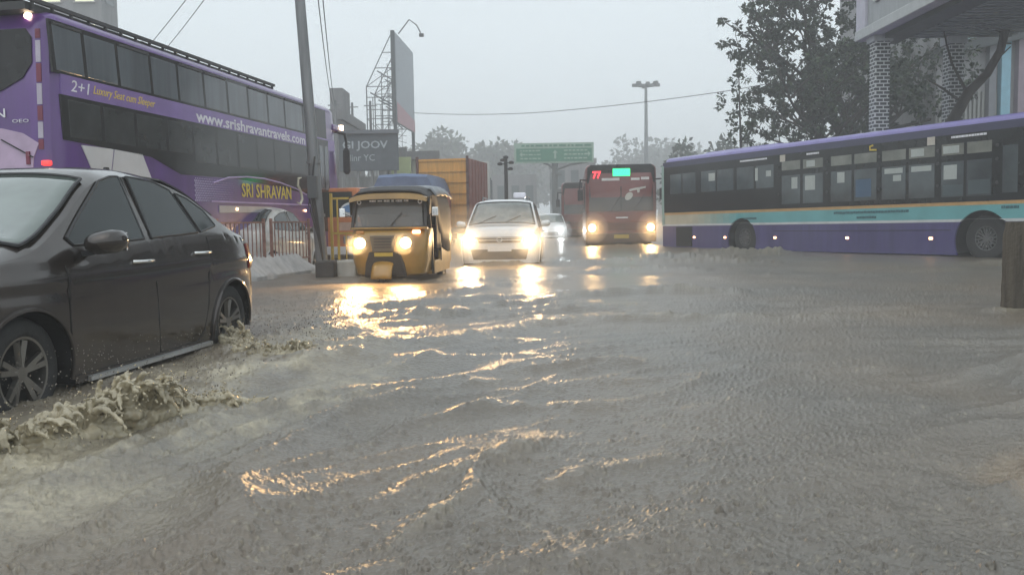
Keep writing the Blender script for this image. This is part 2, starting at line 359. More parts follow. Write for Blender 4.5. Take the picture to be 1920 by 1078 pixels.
def droplets():
    """thrown drops and blobs of muddy water above the breaking crests"""
    mb = MB(); rs = random.Random(5)
    def blob(c, r, st=1.):
        a = [Vector((0, 0, 1.3*st)), Vector((0, 0, -1.1*st))]+[Vector((math.cos(k*math.pi/2.5), math.sin(k*math.pi/2.5), (.35 if k % 2 else -.25)*st)) for k in range(5)]
        q = Matrix.Rotation(rs.uniform(0, 6.3), 3, 'Z') @ Matrix.Rotation(rs.uniform(-.7, .7), 3, 'X')
        mb.add([Vector(c)+q @ p*r*rs.uniform(.75, 1.25) for p in a], [(0, 2+k, 2+(k+1) % 5) for k in range(5)]+[(1, 2+(k+1) % 5, 2+k) for k in range(5)])
    def spray(pts, n, h, sp, r0, r1):
        for _ in range(n):
            t = rs.random()*(len(pts)-1); i = int(t); f = t-i
            p = [pts[i][k]*(1-f)+pts[i+1][k]*f for k in range(2)]
            z = h*rs.random()**1.7
            blob((p[0]+rs.gauss(0, sp), p[1]+rs.gauss(0, sp), z+.02), rs.uniform(r0, r1)*(1-.5*z/h), rs.uniform(.8, 1.5))
    spray([(-2.6, 3.2), (-2.25, 3.6), (-1.86, 4.02), (-1.5, 4.6)], 2200, .42, .09, .0012, .0055)
    spray([(-1.95, 5.0), (-1.7, 5.8), (-1.6, 6.9), (-1.45, 7.6)], 420, .26, .15, .002, .007)
    spray([(-2.25, 7.5), (-1.9, 7.3), (-1.5, 7.2)], 600, .34, .14, .002, .006)
    o = mb.build('spray_drops', MATS['muddy_flood_water'], smooth=70); kind(o, 'stuff', 'muddy drops flying up from the bow wave of the dark car')
droplets()

def splash(PTS, hmax, nplume, label, out=.30, seed=3, tall=(), base=.035):
    """thrown water: plumes of merging blobs on ballistic arcs, fused into one liquid surface"""
    rs = random.Random(seed); path = [Vector((*p, 0)) for p in PTS]; mb = MB()
    def along(t):
        t = min(max(t, 0), 1); u = t*(len(path)-1); i = min(int(u), len(path)-2); return path[i].lerp(path[i+1], u-i)
    ico = bmesh.new(); bmesh.ops.create_icosphere(ico, subdivisions=1, radius=1); IV = [v.co.copy() for v in ico.verts]; ico.verts.index_update(); IF = [[v.index for v in f.verts] for f in ico.faces]; ico.free()
    def ball(c, r, st=None):
        if st is None: mb.add([c+v*r for v in IV], IF)
        else:
            q = st.to_track_quat('Z', 'Y').to_matrix(); mb.add([c+q @ Vector((v.x*r, v.y*r, v.z*r*1.9)) for v in IV], IF)
    def hprof(t):
        h = .45+.35*float(perlin(t*6.1+seed, .3, 5))+.25*float(perlin(t*15+seed, 2.3, 6)); h *= math.sin(math.pi*min(1, max(.02, t*.9+.08)))**.5
        for tc, ta in tall: h += ta*math.exp(-((t-tc)/.055)**2)
        return max(.12, h)*hmax
    n = int(nplume*1.6)
    for k in range(n):            # continuous low ridge
        t = k/(n-1); p = along(t); d = (along(t+.02)-along(t-.02)).normalized(); nr = Vector((d.y, -d.x, 0)); h = hprof(t)*.42
        for j in range(6): ball(p+nr*rs.uniform(-.10, .16)+Vector((0, 0, rs.uniform(-.02, h))), rs.uniform(.7, 1.3)*base)
    for k in range(nplume):
        t = (k+rs.random())/nplume; p = along(t); d = (along(t+.02)-along(t-.02)).normalized(); nr = Vector((d.y, -d.x, 0)); H_ = hprof(t)*rs.uniform(.7, 1.12)
        vz = math.sqrt(2*9.8*H_); vo = nr*rs.uniform(.1, 1.0)*out/.30+d*rs.gauss(.05, .22); T_ = vz/9.8*rs.uniform(.9, 1.75); m_ = rs.randint(11, 16); p = p+nr*rs.uniform(-.07, .08)
        r0 = base*rs.uniform(.55, .95); wob = Vector((rs.gauss(0, 1), rs.gauss(0, 1), 0))*.010
        for j in range(m_):
            u = j/(m_-1); tt = T_*u; c = p+vo*tt+Vector((0, 0, vz*tt-4.9*tt*tt))+wob*math.sin(u*7+k); v = vo+Vector((0, 0, vz-9.8*tt)); r = r0*(1-.72*u)*rs.uniform(.75, 1.25)
            if c.z < -.03: break
            ball(c, max(r, .0062), v)
            if rs.random() < .35: ball(c+d*rs.uniform(-.05, .05)+Vector((0, 0, rs.uniform(-.03, .02))), max(r*.6, .0065), v)
        for _ in range(6):          # loose drops
            tt = T_*rs.uniform(.6, 1.2); c = p+vo*tt*rs.uniform(.8, 1.5)+Vector((rs.gauss(0, .03), rs.gauss(0, .03), vz*tt-4.9*tt*tt+rs.uniform(0, .07)))
            if c.z > 0: ball(c, rs.uniform(.0045, .009))
    m = M('foamy_muddy_water', (.56, .49, .34), .15, var=.28, scale=7, bump=.25, bscale=45, spec=.6, trans=.38)
    o = mb.build('water_splash', m, fix=False)
    rm = o.modifiers.new('fuse', 'REMESH'); rm.mode = 'VOXEL'; rm.voxel_size = .0058; rm.use_smooth_shade = True
    sm = o.modifiers.new('relax', 'SMOOTH'); sm.iterations = 2; sm.factor = .5
    bpy.context.view_layer.update(); me = bpy.data.meshes.new_from_object(o.evaluated_get(bpy.context.evaluated_depsgraph_get())); o.modifiers.clear(); o.data = me; me.name = 'water_splash'
    print('splash', len(me.polygons)); tag(o, label, 'splash')
splash(((-2.95, 2.95), (-2.5, 3.25), (-2.22, 3.55), (-2.0, 3.85), (-1.8, 4.12), (-1.62, 4.4), (-1.48, 4.7)), .30, 190, 'muddy brown wave thrown up beside the front wheel of the dark car', tall=((.30, .35), (.10, .3), (.62, .45), (.74, .3)))
splash(((-2.32, 7.35), (-2.14, 7.08), (-2.02, 6.8), (-1.9, 6.55), (-1.72, 6.45), (-1.5, 6.6), (-1.3, 6.95)), .17, 90, 'smaller frothy splash behind the rear wheel of the dark car', .2, 9, tall=((.12, .5),), base=.028)

# ================================================================== VEHICLES
def wheel_mb(rad, wid, y, x, z, spokes=5, rim=.66):
    """tyre (TYRE) and rim as two builders; outer face looks to sign(y)"""
    s = 1 if y > 0 else -1; t = MB(); o = y+s*0; i = y-s*wid
    t.lathe([(rad*rim, o-s*.01), (rad*.72, o), (rad*.90, o-s*.004), (rad*.97, o-s*.02), (rad, o-s*.05), (rad, i+s*.04), (rad*.95, i), (rad*.5, i)], (x, 0, z), n=36)
    q = MB(); q.lathe([(rad*rim, o-s*.01), (rad*rim*.93, o-s*.012), (rad*rim*.9, o-s*.05), (rad*rim*.86, i+s*.05)], (x, 0, z), n=36)
    for k in range(spokes):
        a = 2*math.pi*k/spokes+.3
        for da in (-.16, .16):
            q.bar((x+.03*math.cos(a), o-s*.035, z+.03*math.sin(a)), (x+rad*rim*.9*math.cos(a+da), o-s*.022, z+rad*rim*.9*math.sin(a+da)), .028, .03)
    q.cyl((x, o-s*.05, z), (x, o-s*.018, z), rad*.17, rad*.13, 14)
    b = MB(); b.cyl((x, i+s*.03, z), (x, i+s*.06, z), rad*.56, n=24)
    return t, q, b
def add_wheel(parent, rad, wid, y, x, z, spokes=5, rim=.66, rimmat=None):
    t, q, b = wheel_mb(rad, wid, y, x, z, spokes, rim)
    w_ = t.build('wheel', TYRE, parent, smooth=40); q.build('rim', rimmat or ALLOY, w_, smooth=35); b.build('brake_disc', DARK, w_)
    return w_

def build_car(name, label, cat, loc, yaw, sp, paint, group=None, detail=True, glass=None):
    root = thing(name, label, cat, loc, math.pi/2-yaw, group)
    top, W, belt, sill = pchip(sp['top']), pchip(sp['W']), pchip(sp['belt']), pchip(sp['sill'])
    wb, Ra, rad = sp['wb'], sp['arch'], sp['rad']; x0, x1 = sp['top'][0][0], sp['top'][-1][0]
    tum = sp.get('tumble', .40); crown = .055; off = -wb/2
    def bz(x): return min(belt(x), top(x)-.085)
    def etop(x): return top(x)-crown
    def yb(x): return W(x)*.95
    def yside(x, z):
        b_ = bz(x)
        if z > b_: return yb(x)-tum*(z-b_)-.012
        k = (z-.55)/.40
        y = W(x)*(1-.045*k*k if z < .55 else 1-.05*max(0, (z-.74)/max(.01, b_-.74))**1.5)
        return y+.010*math.exp(-((z-sp.get('crease', .74))/.03)**2)-.006*math.exp(-((z-sp.get('crease', .74)+.07)/.03)**2)
    xs = set(np.linspace(x0, x1, 84))
    for wx in (0, wb):
        for a in np.linspace(0, math.pi, 25): xs.add(wx+Ra*math.cos(a))
    xs = sorted(xs); xs = [x for i, x in enumerate(xs) if i == 0 or x-xs[i-1] > .004]
    secs = []; nb, ng, nc = 12, 6, 7
    for x in xs:
        zb = sill(x)
        for wx in (0, wb):
            d = abs(x-wx)
            if d < Ra: zb = max(zb, rad+math.sqrt(Ra*Ra-d*d)-.02)
        b_ = bz(x); zt = etop(x); half = []
        zb = min(zb, b_-.04)
        half.append((0, zb)); half.append((max(0, yside(x, zb)-.10), zb))
        for j in range(nb+1):
            z = zb+(b_-zb)*j/nb; half.append((yside(x, z), z))
        hi = max(zt-.02, b_+.003)
        for j in range(1, ng+1):
            z = b_+(hi-b_)*j/ng; half.append((yside(x, z)+.012*(1-j/ng), z))
        we = half[-1][0]
        for j in range(1, nc+1):
            q = 1-j/nc; ym = we*q*(.985 if j == 1 else 1); half.append((ym, zt+.0+crown*(1-q**3.2)))
        ring = [(x+off, y, z) for y, z in half]+[(x+off, -y, z) for y, z in half[-2:0:-1]]
        secs.append(ring)
    n = len(secs[0]); body = MB(); body.v = [p for q in secs for p in q]
    nh = nb+ng+nc+3
    for i in range(len(secs)-1):
        for k in range(n):
            body.f.append([i*n+k, i*n+(k+1) % n, (i+1)*n+(k+1) % n, (i+1)*n+k]); body.m.append(1 if k in (0, n-1, 1, n-2) and True else 0)
    for i in (0, len(secs)-1):
        c = len(body.v); m_ = [sum(p[a] for p in secs[i])/n for a in range(3)]; body.v.append(tuple(m_))
        for k in range(n): body.f.append([i*n+k, i*n+(k+1) % n, c]); body.m.append(0)
    body.build('body', [paint, DARK], root, smooth=38)
    g = glass or GLS
    def S(x, z, s, o=.010): return (x+off, s*(yside(x, z)+o), z)
    for side in (1, -1):
        if sp.get('sides', (1, -1)) and side not in sp.get('sides', (1, -1)): continue
        for poly in sp['windows']:
            # subdivide the outline, fan to a centre
            pts = []
            for (a, b), (c, d) in zip(poly, poly[1:]+poly[:1]):
                for t in range(5): pts.append((a+(c-a)*t/5, b+(d-b)*t/5))
            cx_ = sum(p[0] for p in pts)/len(pts); cz_ = sum(p[1] for p in pts)/len(pts)
            m = MB(); m.add([S(*p, side, .016) for p in pts]+[S(cx_, cz_, side, .016)]+[S(*p, side, -.01) for p in pts],
                            [(i, (i+1) % len(pts), len(pts)) for i in range(len(pts))]+[(i, (i+1) % len(pts), len(pts)+1+(i+1) % len(pts), len(pts)+1+i) for i in range(len(pts))])
            wn = m.build('side_window', g, root, smooth=30)
            if detail:
                MB().tube([S(*p, side, .012) for p in pts+pts[:1]], .009, 5, False).build('window_trim', BLK, wn)
        if detail:
            for ln in sp.get('seams', []):
                MB().tube([S(x, z, side, .0015) for x, z in ln], .0035, 4).build('door_seam', DARK, root)
            for hx, hz in sp.get('handles', []):
                m = MB(); m.tube([S(hx+dx, hz+.012*dx, side, d_) for dx, d_ in ((-.10, .0), (-.085, .035), (0, .045), (.085, .035), (.10, .0))], .011, 6)
                m.build('door_handle', CHR, root, smooth=60)
            rk = sp.get('rocker')
            if rk:
                m = MB(); a, b, z = rk; m.loft([[(x+off, side*(yside(x, z)+q[0]), z+q[1]) for q in ((.0, -.018), (.022, -.014), (.022, .012), (.0, .018))] for x in np.linspace(a, b, 16)])
                m.build('rocker_trim', M('silver_trim', (.55, .56, .56), .3, .7), root)
            for wx in (0, wb):
                m = MB(); pts = []
                for a in np.linspace(math.radians(-12), math.radians(192), 30):
                    x = wx+Ra*math.cos(a); z = max(rad-.02+Ra*math.sin(a), sill(x)-.0); pts.append(S(x, z, side, .004))
                m.tube(pts, .016, 6).build('arch_lip', BLK if sp.get('blacklip') else paint, root, smooth=60)
                m = MB(); pr = [(wx+off+(Ra-.004)*math.cos(a), rad-.02+(Ra-.004)*math.sin(a)) for a in np.linspace(0, math.pi, 24)]
                m.add([(x, side*(W(wx)-.03), z) for x, z in pr]+[(x, side*(W(wx)-.32), z) for x, z in pr], [(i, i+1, 25+i-1+0, 24+i) for i in range(23)]+[tuple(range(24, 48))])
                m.build('wheel_liner', DARK, root)
        ms = sp.get('mirror')
        if ms:
            mx_, mz = ms; y = yside(mx_, mz)
            m = MB(); secs_ = []
            for t, r_ in ((0, .035), (.12, .07), (.3, .088), (.7, .09), (.92, .072), (1, .03)):
                secs_.append([(mx_+off+.02-.04*t+.11*math.cos(a)*r_/.088, side*(y+.06+.21*t), mz+.015+.02*t+.80*r_*math.sin(a)) for a in np.linspace(0, 2*math.pi, 15)[:-1]])
            mo = m.loft(secs_).build('side_mirror', sp.get('mirror_mat', BLK), root, smooth=60)
            MB().bar((mx_+off, side*(y-.02), mz-.05), (mx_+off, side*(y+.11), mz-.03), .05, .03).build('mirror_arm', BLK, mo)
            MB().box((mx_+off-.085, side*(y+.165), mz+.025), (.01, .17, .11)).build('mirror_glass', CHR, mo, bevel=.004)
    for nm, (xa, xb) in (('windshield', sp['ws']), ('rear_window', sp['rw'])):
        m = MB(); vs = []; A, B = 12, 13
        for i in range(A):
            x = xa+(xb-xa)*i/(A-1); zt = etop(x); we = yside(x, max(zt-.02, bz(x)+.003))-.055
            for j in range(B):
                y = we*(1-2*j/(B-1)); q = abs(y)/max(.01, we+.055); vs.append((x+off, y*(1 if q < 1 else 1), zt+crown*(1-q**3.2)+.010))
        m.add(vs, [(i*B+j, (i+1)*B+j, (i+1)*B+j+1, i*B+j+1) for i in range(A-1) for j in range(B-1)])
        o_ = m.build(nm, sp.get('wsmat', g) if nm == 'windshield' else g, root, smooth=60)
        sd = o_.modifiers.new('thickness', 'SOLIDIFY'); sd.thickness = .004
        if detail:
            ed = [vs[j] for j in range(B)]+[vs[i*B+B-1] for i in range(A)]+[vs[(A-1)*B+B-1-j] for j in range(B)]+[vs[(A-1-i)*B] for i in range(A)]
            MB().tube(ed, .011, 5, False).build('window_trim', BLK, o_)
    if nm and detail and sp.get('wipers', True):
        xa, xb = sp['ws']
        for y0 in (.05, -.5):
            m = MB(); m.tube([(xb+off+.01, y0, etop(xb)+.06), (xb+off-.22, y0+.35, etop(xb-.22)+crown+.025)], .008, 5); m.build('wiper', BLK, root)
    for wx in (0, wb):
        for s in (1, -1): add_wheel(root, rad, .2, s*(W(wx)-.035), wx+off, rad, sp.get('spokes', 5), .66)
    root['_'] = 1; del root['_']
    return root, dict(S=S, top=top, W=W, off=off, yside=yside, x0=x0, x1=x1)

DPAINT = M('dark_wet_paint', (.044, .035, .031), .16, .5, var=.3, scale=2.2, coat=.8, bump=.03, bscale=180, streak=True)
SEDAN = dict(top=[(-.64, .80), (-.62, .96), (-.52, 1.045), (-.22, 1.10), (.0, 1.185), (.42, 1.395), (.75, 1.48), (1.05, 1.505), (1.35, 1.49), (1.55, 1.435), (1.95, 1.215), (2.28, 1.055), (2.42, 1.015), (2.9, .94), (3.15, .85), (3.27, .72), (3.3, .60)],
    W=[(-.64, .62), (-.56, .74), (-.35, .815), (0, .842), (1, .848), (2.2, .842), (2.7, .80), (3.05, .70), (3.3, .52)],
    belt=[(-.64, .90), (-.2, .99), (.3, 1.005), (1.2, .975), (2.1, .93), (2.6, .90), (3.3, .70)],
    sill=[(-.64, .38), (-.4, .24), (.4, .17), (2.1, .17), (2.9, .20), (3.3, .30)], wb=2.47, arch=.365, rad=.305, crease=.80,
    windows=[[(1.225, 1.005), (1.23, 1.425), (1.33, 1.42), (1.47, 1.385), (1.82, 1.165), (2.02, 1.03), (1.98, .985)],
             [(.47, 1.035), (.64, 1.35), (.82, 1.405), (1.13, 1.43), (1.13, 1.01)],
             [(.14, 1.085), (.24, 1.20), (.44, 1.295), (.575, 1.33), (.42, 1.04)]],
    seams=[[(1.18, 1.42), (1.18, 1.0), (1.18, .7), (1.17, .45), (1.13, .22)], [(.36, 1.0), (.35, .85), (.42, .7), (.44, .5), (.5, .30), (.6, .22)], [(2.10, 1.0), (2.13, .8), (2.13, .5), (2.08, .22)], [(.5, .225), (1.2, .22), (2.1, .225)]],
    handles=[(1.33, .86), (.50, .885)], rocker=(.38, 1.95, .185), mirror=(1.90, .975), mirror_mat=MATS['dark_wet_paint'], ws=(1.57, 2.36), rw=(.03, .62), spokes=5, wsmat=M('sky_lit_windscreen', (.15, .18, .165), .10, coat=1., var=.3, scale=1.5))  # windscreen base colour lightened to stand for reflected sky
car_root, cf = build_car('dark_sedan', 'dark grey brown sedan ploughing past on the left with a wave at its front wheel', 'car', (0, 0, 0), 3.278, SEDAN, DPAINT)
# the rear wheel centre (side face) stands at (-2.256, 7.255)
yaw = 3.278; fx, fy = math.sin(yaw), math.cos(yaw); rx, ry = fy, -fx     # forward, right (camera side is the car's left: b=0 plane)
hw = .845
car_root.location = (-2.256+fx*1.235+rx*hw, 7.255+fy*1.235+ry*hw, -.135)
def sedan_bits():
    S, off = cf['S'], cf['off']
    for s in (1, -1):
        m = MB(); m.loft([[S(x, z, s, .012) for z in (.72, .78, .86, .93)]+[S(x, z, s, -.02) for z in (.93, .86, .78, .72)] for x in (-.60, -.54, -.45, -.36)], caps=True)
        m.build('tail_lamp', REDD, car_root, smooth=40)
        m = MB(); m.loft([[S(x, z, s, .010) for z in (.66, .72, .76)]+[S(x, z, s, -.02) for z in (.76, .72, .66)] for x in (3.2, 3.05, 2.9, 2.75)])
        m.build('headlight', M('clear_lamp', (.5, .52, .53), .1, .6, coat=1), car_root, smooth=40)
    MB().tube([S(2.3, .93, -1, .01), S(2.0, .93, -1, .01)], .004, 5).build('fender_trim', BLK, car_root)
    m = MB(); m.box((.35-1.235, 0, 1.50), (.10, .05, .10), taper=.4); m.build('roof_antenna', BLK, car_root)
    for s in (1, -1): m = MB(); m.cyl((-.62+off, s*.5, .55), (-.66+off, s*.5, .55), .04); m.build('reflector', REDD, car_root)
    MB().box((-.645+off, 0, .70), (.02, .5, .12)).build('number_plate', WHITE, car_root)
sedan_bits()

# ---------------------------------------------------------------- white SUV and the white cars behind
WP = M('white_car_paint', (.66, .67, .67), .25, coat=.7, var=.08, scale=1.5)
SUVT = dict(top=[(-.66, .95), (-.64, 1.25), (-.5, 1.48), (-.25, 1.60), (.4, 1.655), (1.2, 1.65), (1.62, 1.58), (2.05, 1.32), (2.35, 1.12), (2.45, 1.085), (2.95, 1.02), (3.14, .93), (3.2, .78), (3.22, .60)],
    W=[(-.66, .74), (-.4, .82), (.3, .865), (2.2, .865), (2.8, .84), (3.08, .78), (3.22, .66)],
    belt=[(-.66, .98), (.5, 1.0), (2.2, .96), (3.22, .8)], sill=[(-.66, .35), (.4, .24), (2.1, .24), (3.22, .27)], wb=2.5, arch=.39, rad=.34, tumble=.28, crease=.82,
    windows=[[(1.22, 1.03), (1.22, 1.52), (1.50, 1.50), (1.90, 1.22), (2.06, 1.04)], [(.35, 1.03), (.42, 1.50), (1.13, 1.53), (1.13, 1.03)], [(-.28, 1.06), (-.2, 1.42), (.3, 1.49), (.24, 1.04)]],
    seams=[[(1.18, 1.5), (1.18, 1.0), (1.18, .3)], [(2.14, 1.0), (2.14, .3)], [(.3, 1.0), (.42, .7), (.5, .3)]], handles=[(1.33, .9), (.5, .9)], mirror=(1.98, 1.06), mirror_mat=WP, ws=(1.64, 2.38), rw=(-.6, -.3), spokes=5,
    wsmat=M('wet_windscreen', (.16, .175, .165), .12, coat=.6, var=.4, scale=3))
suv, sf = build_car('white_suv', 'white compact SUV with both headlamps blazing, just right of the rickshaw', 'car', (-.13, 20.9, -.22), math.pi+.06, SUVT, WP)
def suv_front(root, f, lensmat, power=95, warm=(1, .64, .30)):
    off = f['off']; xf = 3.22+off
    m = MB(); m.prism([(-.50, .82), (.50, .82), (.44, .70), (-.44, .70)], xf-.06, xf+.015, 'x'); g = m.build('grille', BLK, root, bevel=.01)
    m = MB(); m.bar((xf+.02, -.48, .80), (xf+.02, .48, .80), .012); m.bar((xf+.02, -.46, .755), (xf+.02, .46, .755), .016)
    m.lathe([(.062, 0), (.062, .015), (.045, .015), (.045, 0)], (xf+.02, 0, .765), 'x', 20); m.build('grille_badge', CHR, g)
    for s in (1, -1):
        m = MB(); m.loft([[(xf-.02, s*.48, .70), (xf-.05, s*.74, .72), (xf-.10, s*.77, .86), (xf-.06, s*.50, .83)], [(xf+.02, s*.49, .715), (xf-.0, s*.70, .735), (xf-.05, s*.73, .845), (xf-.02, s*.52, .82)]])
        h = m.build('headlight', M('lamp_housing', (.5, .5, .48), .12, .7, coat=1), root, bevel=.01)
        MB().lathe([(0, .012), (.085, .01), (.10, 0), (.10, -.02)], (xf+.03, s*.66, .79), 'x', 20).build('bulb', lensmat, h, smooth=60)
        if power: lamp(h, (xf+.12, s*.66, .79), power, warm, .07, 115, (1, 0, -.15))
        MB().lathe([(0, .01), (.05, .008), (.055, 0)], (xf-.01, s*.60, .46), 'x', 16).build('fog_lamp', CHR, root)
    m = MB(); m.prism([(-.62, .56), (.62, .56), (.56, .34), (-.56, .34)], xf-.05, xf+.008, 'x'); m.build('lower_grille', BLK, root, bevel=.015)
    MB().box((xf+.03, 0, .57), (.02, .50, .11)).build('number_plate', WHITE, root)
suv_front(suv, sf, WARMW)
# luggage carrier on the SUV's roof
def carrier(root, off):
    for s in (1, -1):
        m = MB(); m.tube([(.1+off, s*.52, 1.63), (.1+off, s*.52, 1.70), (1.2+off, s*.52, 1.70), (1.2+off, s*.52, 1.62)], .016, 6); m.build('roof_rail', GALV, root)
carrier(suv, sf['off'])
MB().box((.35+sf['off'], .30, 1.76), (.25, .30, .13)).build('light_bar', M('white_light_bar', (.75, .74, .82), .3, coat=.5), suv, bevel=.03)
def seat_driver(parent, loc, h=1., skin=(.20, .11, .07), shirt=(.35, .30, .28), scale=1., reach=.38):
    """seated person: one continuous skinned body, hands forward on a wheel or handlebar; faces local +x"""
    J = {'pel': (0, 0, .0), 'bel': (.02, 0, .20), 'che': (.03, 0, .42), 'nek': (.04, 0, .58), 'hd0': (.06, 0, .66), 'hd1': (.075, 0, .74), 'hd2': (.06, 0, .82)}
    rad = {'pel': .15, 'bel': .14, 'che': .155, 'nek': .06, 'hd0': .075, 'hd1': .092, 'hd2': .075}
    ed = [('pel', 'bel'), ('bel', 'che'), ('che', 'nek'), ('nek', 'hd0'), ('hd0', 'hd1'), ('hd1', 'hd2')]
    for s in (1, -1):
        q = 'L' if s > 0 else 'R'
        for k, p, r_ in (('sh', (.03, .18*s, .50), .07), ('el', (.14, .25*s, .27), .048), ('wr', (reach, .17*s, .34), .030), ('pa', (reach+.07, .16*s, .36), .030), ('hp', (.05, .10*s, -.02), .10), ('kn', (.44, .13*s, .02), .07), ('an', (.46, .13*s, -.38), .045), ('to', (.60, .13*s, -.42), .035)):
            J[k+q] = p; rad[k+q] = r_
        ed += [('che', 'sh'+q), ('sh'+q, 'el'+q), ('el'+q, 'wr'+q), ('wr'+q, 'pa'+q), ('pel', 'hp'+q), ('hp'+q, 'kn'+q), ('kn'+q, 'an'+q), ('an'+q, 'to'+q)]
        for fi, (dy, ln) in enumerate(((-.024, .055), (-.008, .066), (.008, .062), (.024, .048))):
            J[f'f{fi}{q}'] = (reach+.07+ln*.7, (.16+dy)*s, .365); J[f'g{fi}{q}'] = (reach+.07+ln*.8, (.16+dy)*s, .335); rad[f'f{fi}{q}'] = .0095; rad[f'g{fi}{q}'] = .008
            ed += [('pa'+q, f'f{fi}{q}'), (f'f{fi}{q}', f'g{fi}{q}')]
        J['th'+q] = (reach+.05, .12*s, .335); rad['th'+q] = .011; ed += [('wr'+q, 'th'+q)]
    ks = list(J); me = bpy.data.meshes.new('person'); me.from_pydata([J[k] for k in ks], [(ks.index(a), ks.index(b)) for a, b in ed], [])
    o = bpy.data.objects.new('person', me); C.objects.link(o)
    sk = o.modifiers.new('skin', 'SKIN'); sv = me.skin_vertices[0].data
    for i, k in enumerate(ks): sv[i].radius = (rad[k], rad[k]*(1.15 if k in ('che', 'bel') else 1)); sv[i].use_root = (k == 'pel')
    ss = o.modifiers.new('sub', 'SUBSURF'); ss.levels = 1; ss.render_levels = 1
    bpy.context.view_layer.update()
    m2 = bpy.data.meshes.new_from_object(o.evaluated_get(bpy.context.evaluated_depsgraph_get())); bpy.data.objects.remove(o)
    SK = M('skin', skin, .5); SH = M('shirt_khaki', shirt, .85, bump=.2); HR = M('hair', (.012, .01, .01), .6); TR = M('trousers', (.04, .045, .06), .85)
    for q in (SK, SH, TR): m2.materials.append(q)
    for p in m2.polygons:
        c = p.center; p.use_smooth = True
        p.material_index = 0 if (c.z > .59 or (c.x > .26 and c.z > .2)) else (2 if c.z < .06 else 1)
    o = bpy.data.objects.new('person', m2); C.objects.link(o); o.scale = (scale,)*3
    m = MB(); vs = []
    for i in range(7):
        ph = i/6*1.75
        for k in range(14):
            a = 2*math.pi*k/14; f = 1.0 if math.cos(a) < .3 else (.55 if ph > .9 else 1)
            vs.append((.052+.108*math.sin(ph*f)*math.cos(a), .098*math.sin(ph*f)*math.sin(a), .765+.125*math.cos(ph*f)))
    m.add(vs, [(i*14+k, i*14+(k+1) % 14, (i+1)*14+(k+1) % 14, (i+1)*14+k) for i in range(6) for k in range(14)]); m.build('hair', HR, o, smooth=60)
    m = MB()
    for s in (1, -1): m.box((.162, .035*s, .765), (.012, .026, .012))
    m.build('eyes', M('eye', (.02, .02, .02), .3), o)
    m = MB(); m.prism([(-.012, 0), (.012, 0), (0, .05)], .155, .185, 'x'); m.v = [(x, y, z+.715) for x, y, z in m.v]; m.build('nose', SK, o)
    m = MB(); m.box((.158, 0, .698), (.01, .045, .010)); m.build('mouth', M('lips', (.16, .06, .05), .5), o)
    o.location = loc; return o

car2 = dict(SEDAN); car2['rocker'] = None
whitesedan, wf = build_car('white_sedan', 'white sedan with one cool white headlamp, half hidden behind the white SUV', 'car', (2.05, 47, -.25), math.pi+.03, car2, WP, detail=False)
def sedan_front(root, f, mat, power, col):
    xf = 3.3+f['off']
    for s in (1, -1):
        m = MB(); m.box((xf-.02, s*.50, .62), (.10, .26, .13)); h = m.build('headlight', M('lamp_housing', 0), root, bevel=.02)
        MB().lathe([(0, .02), (.085, .012), (.095, 0)], (xf+.03, s*.50, .62), 'x', 16).build('bulb', mat, h, smooth=60)
        if power: lamp(h, (xf+.12, s*.5, .62), power, col, .08, 150)
    m = MB(); m.prism([(-.4, .56), (.4, .56), (.36, .40), (-.36, .40)], xf-.05, xf+.02, 'x'); m.build('grille', BLK, root)
COOL = M('cool_white_headlamp', (.9, .95, 1), .3, emis=30, ecol=(.9, .97, 1))
sedan_front(whitesedan, wf, COOL, 40, (.9, .97, 1))
hb = dict(SEDAN); hb['rocker'] = None; hb['windows'] = [[(1.22, 1.0), (1.22, 1.40), (1.56, 1.375), (2.06, 1.0)], [(.30, 1.04), (.5, 1.28), (.80, 1.36), (1.13, 1.40), (1.13, 1.0)]]
parked, pf = build_car('white_hatchback', 'muddy white car parked behind the concrete barrier beside the purple coach', 'car', (-5.35, 19.0, -.2), .15, hb, M('muddy_white_paint', (.52, .50, .47), .4, coat=.3, var=.35, scale=2.5))

